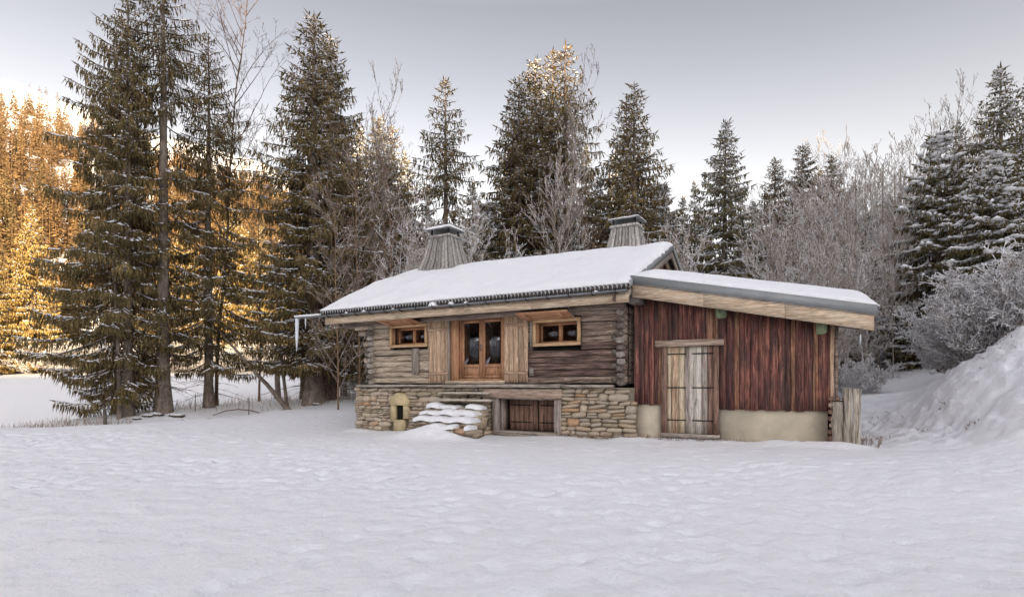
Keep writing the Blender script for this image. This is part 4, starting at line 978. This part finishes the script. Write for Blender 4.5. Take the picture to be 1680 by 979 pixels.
spruce('T6', 622, 195, 42, 'narrow spruce left of the roof, left one of two thin tips', 'spruces behind the left end of the chalet', rot=1, wide=1.2)
spruce('T7', 640, 212, 44, 'narrow spruce left of the roof, right one of two thin tips', 'spruces behind the left end of the chalet', rot=2, wide=1.3)
GB = 'spruces standing behind the chalet'
spruce('T5', 731, 135, 38, 'open slender spruce directly behind the left chimney', GB, wide=1.35)
spruce('T6', 851, 130, 36, 'dense spruce with drooping boughs, left of the tall cluster behind the roof', GB, rot=.5, wide=1.3)
spruce('T6', 879, 98, 38, 'dark narrow-tipped spruce second from the left in the tall cluster', GB, rot=2.2, wide=1.15)
spruce('T5', 905, 88, 41, 'sunlit orange-tipped spruce behind the pale birch stem', GB, rot=1.2, wide=1.15)
spruce('T5', 928, 74, 38, 'highest spruce behind the roof with an orange sunlit top and visible trunk', GB, rot=3.1, wide=1.35)
spruce('T7', 1040, 143, 34, 'open-branched spruce above the right chimney, taller of its two tips', GB, wide=1.5)
spruce('T7', 1026, 160, 36, 'thin second tip just left of the spruce above the right chimney', GB, rot=2.4, wide=1.3)
spruce('T8', 1190, 203, 32, 'snow-laden spruce with wide boughs behind the gable and shed roof', GB, wide=1.45)
spruce('TL', 1120, 322, 52, 'small orange-lit spruce far back between the gable and the wide spruce', GB, rot=.3)
spruce('T6', 1272, 262, 42, 'slim spruce just right of the wide snow-laden one', GB, rot=3.3, wide=1.3)
spruce('T6', 1317, 240, 41, 'dark spruce, highest of the group above the middle of the shed roof', GB, rot=4.3, wide=1.4)
spruce('TL', 1343, 275, 50, 'brownish spruce between two darker ones above the shed roof', GB, rot=1.9)
spruce('T6', 1364, 258, 42, 'dark spruce right of its group, beside the bare thicket', GB, rot=5.3, wide=1.25)
GR = 'snow-laden spruces on the right above the snow bank'
spruce('T8', 1641, 108, 24, 'tall spruce at the right edge with sagging snow-heaped boughs', GR, rot=2, wide=1.35)
spruce('TL', 1690, 125, 27, 'spruce cut off by the right edge of the view behind the tall one', GR, rot=1)
spruce('TS', 1543, 215, 25, 'dense snow-plastered spruce at the head of the gully right of the shed', GR, rot=.4, wide=1.15)
spruce('TS', 1628, 245, 19.5, 'dense snow-plastered spruce under the tall one at the right edge', GR, rot=2.6, wide=1.2)
spruce('TL', 1575, 200, 38, 'brown thin spruce behind the snow-plastered ones on the right', GR, rot=2.9)
# lower snow-covered spruces filling in behind the roof ridge
fill = [(775, 300, 46), (800, 330, 36), (700, 300, 48), (665, 250, 50), (830, 260, 52), (960, 240, 48), (985, 290, 40), (1080, 300, 44), (1105, 350, 36), (1150, 340, 40), (1235, 330, 46), (1250, 380, 34), (1300, 350, 52), (1010, 250, 54), (895, 230, 56), (590, 210, 52), (560, 240, 56), (1140, 300, 50), (1215, 310, 52), (1400, 300, 50), (1292, 345, 30), (1425, 350, 33), (1462, 330, 36), (1385, 400, 27)]
lb = ['left of the left chimney', 'right of the left chimney', 'far back left of the left chimney', 'farthest left behind the roof edge', 'far back left of the tall cluster', 'just right of the tall cluster', 'left of the right chimney', 'close behind the ridge end', 'right behind the gable tip', 'between the gable and the wide spruce', 'right of the wide spruce, far back', 'low behind the shed roof', 'far back over the middle of the shed roof', 'far back behind the right chimney', 'far back in the middle of the tall cluster', 'behind the dense pair left of the chalet', 'far back left of the dense pair by the chalet', 'far back just right of the gable tip', 'far back between the wide spruce and the slim one', 'far back in the gap above the shed roof end', 'among the bare trees over mid shed roof', 'among the bare trees over the shed roof end', 'among the bare trees left of the snow-plastered spruce', 'low among the bare trees just over the right roof snow']
for i, ((X, Yt, Z), s) in enumerate(zip(fill, lb)):
    spruce(['TL', 'TS', 'TL'][i % 3] if Z < 45 else 'TL', X, Yt, Z, 'snow-dusted spruce '+s, 'lower spruces filling in behind the chalet', rot=i*1.3, wide=1.1 if Z > 45 else 1.25)

# bare trees and bushes ------------------------------------------------
def bare_segs(seed, H, r, spread=.5, levels=4, kids=(9, 5, 4, 3), up=.55, wander=.10, clear=.3, lenf=.42, droop=0., rmin=.006):
    rg = np.random.default_rng(seed); out = []; wood_ = []
    def grow(p, d, L, r, lev):
        n = max(2, int(L/(.5 if lev else 1.0))) if lev < 2 else 3
        pts = [p]; dd = d.copy()
        for i in range(n):
            dd = dd+rg.normal(0, wander*(1 if lev else .35), 3)+np.array([0, 0, .06 if lev else .02])-np.array([0, 0, droop*lev*(i/n)]); dd /= np.linalg.norm(dd)
            q = pts[-1]+dd*L/n; ra = max(rmin, r*(1-i/n*.85)); rb = max(rmin, r*(1-(i+1)/n*.85))
            (wood_ if lev == 0 else out).append((*pts[-1], *q, ra, rb)); pts.append(q)
        if lev >= levels: return
        k = kids[lev]
        for j in range(k):
            t = clear+(1-clear)*(j+rg.random())/k if lev == 0 else rg.uniform(.15, 1)
            fi = min(n-1e-6, t*n); i = int(fi); b = pts[i]+(pts[i+1]-pts[i])*(fi-i)
            a = rg.normal(0, 1, 3); a -= a.dot(dd)*dd; a /= np.linalg.norm(a)
            nd = dd*(1-spread)*1.2+a*spread+np.array([0, 0, up*.4]); nd /= np.linalg.norm(nd)
            grow(b, nd, L*lenf*rg.uniform(.6, 1.25)*(1-.35*t if lev == 0 else 1), max(rmin, r*.5*(1-.6*t)), lev+1)
    return grow, out, wood_, rg
def bare_meshes(seed, H, r, stems=1, fan=.0, **k):
    grow, out, wd, rg = bare_segs(seed, H, r, **k)
    for s in range(stems):
        a = rg.uniform(0, 6.28); f = fan*rg.uniform(.3, 1); d = np.array([math.cos(a)*f, math.sin(a)*f, 1.]); d /= np.linalg.norm(d)
        grow(np.array([math.cos(a)*fan*.3, math.sin(a)*fan*.3, -.2]), d, H*rg.uniform(.75, 1) if stems > 1 else H, r, 0)
    a = tubes(wd, 6 if stems == 1 else 4); b = tubes(out, 3)
    return mesh_np('trunk', a[0], a[1], None, True), mesh_np('twigs', b[0], b[1])
BSPEC = {
 'B0': (dict(seed=30, H=22, r=.11, kids=(30, 9, 5, 3), spread=.55, lenf=.27, rmin=.0055, clear=.4, wander=.08, droop=.10), 'twig', 'twig', 22),
 'B1': (dict(seed=31, H=13, r=.07, kids=(34, 8, 4, 2), spread=.42, lenf=.25, rmin=.007, wander=.06), 'birch', 'birch', 13),
 'B2': (dict(seed=32, H=10, r=.055, kids=(26, 8, 4, 2), spread=.45, lenf=.33, rmin=.008, wander=.07), 'birch', 'shrub', 10),
 'B3': (dict(seed=33, H=8, r=.045, stems=6, fan=.35, kids=(14, 7, 4, 2), spread=.5, lenf=.32, clear=.15, rmin=.009, wander=.07), 'shrub', 'shrub', 8),
 'B4': (dict(seed=34, H=3.4, r=.028, stems=15, fan=1.1, kids=(12, 7, 4, 3), spread=.6, lenf=.40, clear=.1, droop=.10, rmin=.0135), 'frost', 'frost', 3.4),
 'B5': (dict(seed=35, H=12, r=.06, kids=(36, 8, 4, 2), spread=.55, lenf=.30, clear=.1, rmin=.007, wander=.06, droop=.05), 'brown', 'brown', 12),
 'B6': (dict(seed=36, H=9, r=.05, stems=4, fan=.22, kids=(20, 7, 4, 2), spread=.6, lenf=.32, clear=.12, rmin=.008, wander=.07, droop=.04), 'shrub', 'shrub', 9),
}
BSPEC['B7'] = (dict(seed=37, H=12, r=.05, stems=3, fan=.15, kids=(30, 7, 4, 2), spread=.45, lenf=.24, clear=.15, rmin=.006, wander=.05), 'brown', 'brown', 12)
BP = {}
def bare(key, X, Yt, Z, label, cat='tree', group=None, rot=0., wide=1., name='bare_tree', foot=None, lean=0):
    x = (X-840)/F*Z; zb = foot if foot is not None else gz(x, Z)-.05
    sp = BSPEC[key]
    if key not in BP: BP[key] = (bare_meshes(**sp[0]), [])
    ms, users = BP[key]; s = (EYE+(630-Yt)/F*Z-zb)/sp[3]
    if not users:
        e = tree_obj(name, ms, [M[sp[1]], M[sp[2]]], ['trunk', 'twigs'], x, Z, zb, rot, (s*wide, s), label, cat, group)
    else:
        e = users[0].copy(); col.objects.link(e); e.name = name; e.location = (x, Z, zb); e.rotation_euler = (0, 0, rot); e.scale = (s*wide, s*wide, s)
        for ch in users[0].children:
            c = ch.copy(); col.objects.link(c); c.parent = e
        tag(e, label, cat, group)
    if lean: e.rotation_euler = (0, lean, rot)
    users.append(e); return e
bare('B0', 356, 5, 31.5, 'bare birch with arching twigs against the sky, right of the bank spruces', name='birch_tree')
bare('B1', 603, 165, 33, 'slender bare birch tip beside the narrow spruces left of the roof', name='birch_tree', rot=2)
bare('B1', 916, 165, 33, 'pale-stemmed birch in front of the tall spruce cluster behind the roof', name='birch_tree', rot=1.1, wide=1.1)
bare('B2', 903, 300, 32, 'forked pale birch leaning left beside the straight pale birch', name='birch_tree', rot=3.1)
bare('B5', 425, 235, 33, 'brown twiggy larch glowing between the bank spruces and the dense pair', rot=1)
bare('B5', 590, 262, 29, 'brown twiggy bare tree left of the roof edge', rot=2)
bare('B5', 645, 270, 31, 'brown bare tree behind the left chimney end of the roof', rot=3)
bare('B5', 555, 330, 26.5, 'pale-branched bare tree arching over the left roof corner', rot=2)
bare('B6', 660, 330, 27, 'pale many-stemmed bush spreading over the roof left of the chimney', 'bush', name='bare_bush', rot=.3)
bare('B6', 540, 400, 34, 'pale bare bush low behind the gutter spout', 'bush', name='bare_bush', rot=1.3)
bare('B5', 560, 340, 37, 'brown bare tree hidden among the trunks left of the chalet', rot=4)
bare('B3', 805, 345, 29, 'snowy bush just above the roof ridge right of the left chimney', 'bush', name='bare_bush', rot=1)
bare('B7', 945, 300, 33, 'snowy bare tree right of the pale birch', rot=2.2)
bare('B3', 1090, 380, 26, 'snowy bush behind the gable tip', 'bush', name='bare_bush', rot=3.2)
GT = 'snowy bare trees of the thicket behind the shed'
th = [(1240, 345, 30), (1265, 370, 27), (1290, 330, 33), (1320, 350, 29), (1345, 330, 34), (1370, 320, 31), (1395, 285, 36), (1410, 330, 28), (1432, 262, 38), (1455, 265, 36), (1470, 300, 31), (1490, 270, 34), (1385, 375, 26), (1440, 380, 26),
      (1520, 225, 36), (1545, 190, 38), (1570, 165, 37), (1600, 172, 36), (1610, 210, 33), (1500, 340, 28), (1360, 400, 24.5), (1300, 410, 24), (1405, 250, 44), (1480, 230, 42), (1420, 430, 25), (1465, 440, 24.5)]
TL_ = ['leftmost, low over the middle of the shed roof', 'second from the left, low and close to the roof', 'between the slim spruce and the dark one', 'in front of the dark spruce group', 'under the brownish spruce', 'right under the rightmost dark spruce', 'whose twigs top the gap right of the dark spruces', 'low in the gap over the shed roof end', 'tallest in the gap over the shed roof end', 'second tallest in the gap over the roof end', 'close behind the gutter of the shed', 'left beside the snow-plastered spruce', 'low over the right half of the roof', 'lowest at the shed roof end', 'rising left of the tallest bare crowns', 'second of the tallest bare crowns against the sky', 'highest bare crown against the sky on the right', 'right of the highest bare crown, beside the tall spruce', 'in front of the tall spruce top', 'left in front of the snow-plastered spruce', 'low and near, left of the roof end', 'low and near over the roof snow', 'thin far one in the gap against the sky', 'far one left of the tall bare crowns', 'seen under the shed eave', 'nearest right of the shed eave']
for i, (X, Yt, Z) in enumerate(th):
    k = ['B6', 'B2', 'B3'][i % 3] if Yt > 240 else ['B7', 'B1', 'B7'][i % 3]
    bare(k, X, Yt, Z, 'snowy bare tree '+TL_[i], group=GT, rot=i*1.7, wide=1.15 if Z < 34 else 1.0)
GBK = 'snow-laden bushes on the snow bank'
for i, (X, Yt, Z, wdt, lab) in enumerate([(1600, 470, 15.0, 1.0, 'snow-laden bush spilling down the left end of the snow bank'), (1650, 430, 14.6, 1.1, 'snow-laden bush in the middle of the bank top'), (1700, 395, 14.2, 1.2, 'tallest snow-laden bush at the right edge on the bank'), (1570, 520, 16, .9, 'small snowy bush at the far foot of the bank'), (1640, 480, 16.5, 1.2, 'snowy bush behind the others on the bank')]):
    bare('B4', X, Yt, Z, lab, 'bush', GBK, rot=i*2.1, wide=wdt, name='snowy_bush')
for i, (X, Yt, Z, lab) in enumerate([(1400, 560, 27.5, 'low snowy shrub at the wood edge right of the shed'), (1440, 575, 27.5, 'low snowy shrub in the middle of the wood edge above the gully'), (1490, 565, 27, 'low snowy shrub under the snow-plastered spruce'), (1385, 585, 22, 'low snowy scrub just beyond the stacked boards'), (1525, 580, 26, 'low snowy shrub nearest the snow bank at the wood edge')]):
    bare('B4', X, Yt, Z, lab, 'bush', 'low shrubs along the wood edge', rot=i*1.1, wide=1.4, name='snowy_shrub')
# slim trunks at the wood edge and left of the chalet
def pole_tree(X, Yb, Z, r, top, label, group=None, lean=0., mat='bark', az=0.):
    x = (X-840)/F*Z; zb = gz(x, Z)-.1; rg = np.random.default_rng(int(X*7+Z)); ts, _ = trunk_segs(top, r, rg, .02)
    V_, Q_ = tubes(ts, 8); e = link('tree_trunk', mesh_np('tree_trunk', V_, Q_, None, True), M[mat], None, (x, Z, zb), (0, lean, az))
    tag(e, label, 'tree trunk', group); return e
pole_tree(475, 655, 29.5, .13, 7.5, 'leaning mossy trunk tilting left out of the snow beside the dense spruce', lean=-.72)
pole_tree(470, 655, 30.2, .09, 11, 'pale slim trunk rising from the foot of the leaning one', lean=-.10)
pole_tree(497, 650, 34, .2, 12, 'dark trunk behind the thick root-flared trunk near the chalet')
pole_tree(547, 645, 34, .2, 12, 'dark trunk right of the thick root-flared trunk near the chalet')
pole_tree(566, 640, 38, .14, 12, 'thin trunk between the spruces and the chalet corner')
pole_tree(455, 640, 42, .22, 12, 'brown trunk far back behind the leaning one')
pole_tree(196, 690, 26.4, .09, 12, 'thin leaning stem left of the first big bank trunk', lean=-.04)
for i, X in enumerate([1385, 1402, 1418, 1452, 1466, 1481, 1508]): pole_tree(X, 600, 29+i % 3, .09+.02*(i % 2), 11, ['leftmost slim trunk at the wood edge, just right of the shed wall', 'second slim trunk right of the shed wall', 'slim trunk right below the shed gutter', 'middle one of the slim trunks right of the shed gutter', 'slim trunk third from the right at the wood edge', 'slim trunk second from the right at the wood edge', 'rightmost slim trunk, under the snow-plastered spruce'][i], 'slim trunks at the wood edge', mat='birch')
# roots and rocks at the tree feet
def rock(x, y, s, label, snowtop=True):
    rg = np.random.default_rng(int(abs(x*91+y*17))); n, mth = 10, 5; V = []
    for j in range(mth):
        ph = math.pi*j/(mth-1)
        for i in range(n):
            t = 2*math.pi*i/n; q = s*rg.uniform(.75, 1.15); V.append((q*1.5*math.sin(ph)*math.cos(t), q*math.sin(ph)*math.sin(t), q*.55*math.cos(ph)))
    Qr = np.array([(j*n+i, (j+1)*n+i, (j+1)*n+(i+1) % n, j*n+(i+1) % n) for j in range(mth-1) for i in range(n)])
    zb = gz(x, y); e = link('rock', mesh_np('rock', np.array(V), Qr), M['snowrock'], None, (x, y, zb+.02)); tag(e, label, 'rock', 'rocks among the roots on the left bank')
M['snowrock'] = bark('snow_capped_rock', (.05, .04, .032), (.16, .125, .095), 5, 1.0, .45)
for (X, Z, s, lab) in ((255, 27.3, .30, 'dark rock at the left foot of the thickest bank trunk'), (290, 27.5, .28, 'dark rock right of the thickest bank trunk'), (242, 27, .22, 'smaller rock between the two biggest bank trunks'), (305, 27, .16, 'low rock half sunk in snow right of the thickest trunk'), (356, 26.6, .2, 'flat rock at the edge of the ditch below the third trunk'), (470, 29.6, .2, 'rock at the foot of the leaning trunk'), (520, 29.8, .22, 'rock among the roots of the dense spruce'), (225, 26.4, .16, 'little rock by the first bank trunk')):
    rock((X-840)/F*Z, Z, s, lab)
# fallen twig, short post, stakes, brush pile, dry grass
x, y = (172-840)/F*24.6, 24.6
m = MB(); m.tube([(0, 0, -.3), (.01, 0, .4), (0, 0, .84)], [.075, .07, .068], 8).tube([(0, 0, .842), (0, 0, .88)], [.085, .08], 8); o = m.build('post', M['rock'], None, loc=(x, y, gz(x, y))); tag(o, 'short dark wooden post standing in the snow at the left edge of the clearing', 'post')
for (X, Z, h, lab) in ((320, 29, .95, 'thin stake in the snow between two bank trunks'), (408, 27.8, 1.0, 'thin stake standing alone right of the third bank trunk')):
    x = (X-840)/F*Z; o = MB().tube([(0, 0, -.2), (.02, 0, h)], [.022, .016], 6).build('stake', M['twig'], None, loc=(x, Z, gz(x, Z))); tag(o, lab, 'stake', 'thin stakes on the bank')
x, y = (400-840)/F*28, 28
o = MB().tube([(-1.6, 0, .05), (-1., .1, .28), (-.3, 0, .36), (.3, .1, .3), (1., 0, .12), (1.3, 0, 0)], [.02, .03, .035, .03, .025, .012], 6).build('fallen_branch', M['twig'], None, loc=(x, y, gz(x, y))); tag(o, 'fallen bare branch arching over the snow right of the third bank trunk', 'branch')
x, y = (350-840)/F*26.2, 26.2
o = MB().tube([(-.9, 0, .02), (-.3, .1, .10), (.4, 0, .06), (1., 0, .14)], [.03, .05, .05, .02], 6).build('fallen_branch', M['twig'], None, loc=(x, y, gz(x, y))); tag(o, 'dark stick lying on the ditch edge below the third bank trunk', 'branch')
rg = np.random.default_rng(5); sg = []
for i in range(220):
    a = rg.uniform(0, 6.28); p = np.array([rg.normal(0, .9), rg.normal(0, .6), rg.uniform(0, .9)]); q = p+np.array([math.cos(a), math.sin(a), rg.uniform(-.3, .3)])*rg.uniform(.4, 1.2); sg.append((*p, *q, .03, .01))
x, y = (607-840)/F*34, 34; V_, Q_ = tubes(sg, 3); o = link('brush_pile', mesh_np('brush_pile', V_, Q_), M['shrub'], None, (x, y, gz(x, y))); tag(o, 'heap of cut brush dusted with snow behind the left corner of the chalet', 'brush pile')
sg = []
for i in range(800):
    if i < 420: X = rg.uniform(-10, 215); Z = 24.6+rg.normal(0, .35)+X*.0022
    else: X = rg.uniform(285, 620); Z = rg.uniform(29, 37)
    x = (X-840)/F*Z; sg.append((x, Z, rg.uniform(.08, .42 if i < 420 else .6)))
sg = np.array(sg); zz = ground_z(sg[:, 0], sg[:, 1], False); dx = rg.normal(0, .12, (len(sg), 2))
V_, Q_ = tubes(np.stack([sg[:, 0], sg[:, 1], zz-.05, sg[:, 0]+dx[:, 0], sg[:, 1]+dx[:, 1], zz+sg[:, 2], np.full(len(sg), .009), np.full(len(sg), .004)], 1), 3)
o = link('dry_grass', mesh_np('dry_grass', V_, Q_), M['brown'], None); tag(o, 'dry brown grass stalks poking through the snow along the left ditch and bank', kind='stuff')
sg = []
for i in range(500):
    u = rg.uniform(-4.6, 5.9); v = -.30+rg.normal(0, .05) if u < 5 else rg.uniform(-.4, .6); x, y = W(u, v); sg.append((x, y, rg.uniform(.04, .12) if u < 5 else rg.uniform(.1, .3)))
sg = np.array(sg); zz = ground_z(sg[:, 0], sg[:, 1], False); dx = rg.normal(0, .08, (len(sg), 2))
V_, Q_ = tubes(np.stack([sg[:, 0], sg[:, 1], zz-.05, sg[:, 0]+dx[:, 0], sg[:, 1]+dx[:, 1], zz+sg[:, 2], np.full(len(sg), .008), np.full(len(sg), .004)], 1), 3)
o = link('dry_grass', mesh_np('dry_grass', V_, Q_), M['brown'], None); tag(o, 'sparse dry grass at the foot of the chalet and shed walls', kind='stuff')
sg = []
for (X, Y_, Z, n_, sp_) in ((1520, 690, 13.2, 22, .12), (1545, 650, 13.5, 14, .15), (1595, 705, 12, 14, .08), (1640, 585, 13.3, 22, .3), (1422, 722, 13.6, 70, .28), (1440, 700, 15.5, 30, .5)):
    x0_ = (X-840)/F*Z
    for _ in range(n_): sg.append((x0_+rg.normal(0, sp_), Z+rg.normal(0, sp_), rg.uniform(.02, .10)))
sg = np.array(sg); zz = ground_z(sg[:, 0], sg[:, 1]); dx = rg.normal(0, .08, (len(sg), 2))
V_, Q_ = tubes(np.stack([sg[:, 0], sg[:, 1], zz-.05, sg[:, 0]+dx[:, 0], sg[:, 1]+dx[:, 1], zz+sg[:, 2]*.7, np.full(len(sg), .012), np.full(len(sg), .005)], 1), 3)
o = link('dry_grass', mesh_np('dry_grass', V_, Q_), M['brown'], None); tag(o, 'bits of dead grass and twigs poking out of the snow bank and gully on the right', kind='stuff')

# sunlit trees across the field and forest on the mountain ----------------
for i, (X, Yt, Z, wd, lab) in enumerate([(52, 335, 92, 1.1, 'big golden sunlit conifer across the field at the left edge'), (-10, 400, 88, 1.1, 'golden conifer cut by the left edge across the field'), (120, 400, 105, 1.1, 'golden conifer right of the big one across the field'), (215, 380, 104, 1.2, 'golden conifer glimpsed between the first bank trunks'), (300, 350, 102, 1.2, 'golden conifer behind the thick bank trunk'), (385, 330, 100, 1.25, 'yellow sunlit tree right of the bank spruces'), (430, 370, 97, 1.2, 'yellow sunlit tree low beside the brown larch'), (480, 400, 104, 1.2, 'golden tree glimpsed behind the dense spruce pair'), (560, 430, 104, 1.2, 'golden tree glimpsed between trunks left of the chalet'), (620, 440, 110, 1.2, 'golden tree behind the left end of the roof')]):
    spruce('TG', X, Yt, Z, lab, 'golden trees along the far side of the field', rot=i*1.4, wide=wd, name='larch_tree')
def cheap_conifer(seed, H=19., Rd=2.5, n=420):
    rg = np.random.default_rng(seed); f = rg.random(n)**.62; z = H*(1-f)*.97; az = rg.uniform(0, 6.28, n); rr = Rd*f**.85*rg.uniform(.15, .7, n)
    B = np.stack([np.cos(az)*rr, np.sin(az)*rr, z], 1); D = np.stack([np.cos(az), np.sin(az), rg.uniform(-.75, .0, n)], 1); D /= np.linalg.norm(D, axis=1, keepdims=True)
    a = leaves(B, D, (.5+1.1*f)*rg.uniform(.7, 1.2, n), (.28+.42*f), rg)
    t = tubes([(0, 0, -1, 0, 0, H*.95, .22, .03)], 5)
    return a, t
rg = np.random.default_rng(77); spots = []
while len(spots) < 1500:
    X = rg.uniform(-160, 640); Z = 110+330*rg.random()**.8; x = (X-840)/F*Z
    spots.append((x, Z))
spots = np.array(spots); sz = ground_z(spots[:, 0], spots[:, 1]); elev = sz/spots[:, 1]
kk = kmount(spots[:, 0]/spots[:, 1]); keep = (spots[:, 1] < 372-rg.uniform(0, 25, len(spots))); spots = spots[keep]; sz = sz[keep]
order = np.argsort(spots[:, 1]); spots = spots[order]; sz = sz[order]
CM = []
for s in range(6):
    a, t = cheap_conifer(200+s); CM.append((mesh_np('hill_conifer', *join([a, t])), a, t)); CM[-1][0].materials.append(M['golden'] if s != 5 else M['needle'])
inview = [(i) for i in range(len(spots)) if -20 < 840+F*spots[i, 0]/spots[i, 1] < 470]
first = set(inview[:290]); rest = []
for i in range(len(spots)):
    s = rg.uniform(.7, 1.25); rot = rg.uniform(0, 6.28); k = int(rg.integers(0, 6))
    if i in first:
        e = link('hill_conifer', CM[k][0], None, None, (spots[i, 0], spots[i, 1], sz[i]-.4), (0, 0, rot), (s, s, s*rg.uniform(.9, 1.2)))
        tag(e, 'sunlit golden conifer of the mountainside forest on the left', 'tree', 'sunlit conifers on the mountainside')
    else: rest.append((i, s, rot, k))
Vs = []; Qs = []; n = 0
for (i, s, rot, k) in rest:
    (a, t) = CM[k][1], CM[k][2]; V_, Q_ = join([(a[0][:4*220], a[1][:220]), t]) ; c, s_ = math.cos(rot), math.sin(rot)
    VV = np.stack([(V_[:, 0]*c-V_[:, 1]*s_)*s, (V_[:, 0]*s_+V_[:, 1]*c)*s, V_[:, 2]*s], 1)+np.array([spots[i, 0], spots[i, 1], sz[i]-.4]); Vs.append(VV); Qs.append(Q_+n); n += len(VV)
o = link('mountain_forest', mesh_np('mountain_forest', np.concatenate(Vs), np.concatenate(Qs)), M['golden'], None); tag(o, 'golden sunlit conifer forest covering the higher mountainside on the left', kind='stuff')
# scrub of pale bushes at the far edge of the field
for i in range(26):
    X = -10+i*26; Z = 93+(i % 3)*2; x = (X-840)/F*Z; s = 1.0+.25*(i % 4)
    e = BP['B4'][1][0].copy(); col.objects.link(e); e.name = 'field_bush'; e.location = (x, Z, gz(x, Z)-.1); e.rotation_euler = (0, 0, i*1.9); e.scale = (s*1.6, s*1.6, s)
    for ch in BP['B4'][1][0].children: c = ch.copy(); col.objects.link(c); c.parent = e
    tag(e, 'small bush in the row along the sunlit far edge of the field', 'bush', 'bushes along the far edge of the field')
# dark wood beyond the left of the chalet
for i, (X, Yt, Z, lab) in enumerate([(640, 420, 60, 'dark spruce low behind the left roof corner, near'), (690, 400, 64, 'dark spruce low behind the left chimney, far back'), (760, 400, 62, 'dark spruce low between chimney and tall cluster, far back'), (1180, 400, 60, 'dark spruce far back beneath the wide snow-laden one'), (1400, 400, 56, 'dark spruce far back in the thicket above the shed roof end'), (1470, 380, 58, 'dark spruce far back in the thicket right of the shed'), (1330, 400, 60, 'dark spruce far back in the thicket over mid shed roof'), (1530, 330, 50, 'dark spruce far back behind the snow-plastered spruce')]):
    spruce('TL', X, Yt, Z, lab, 'far spruces of the wood behind', rot=i*.9, wide=1.7)
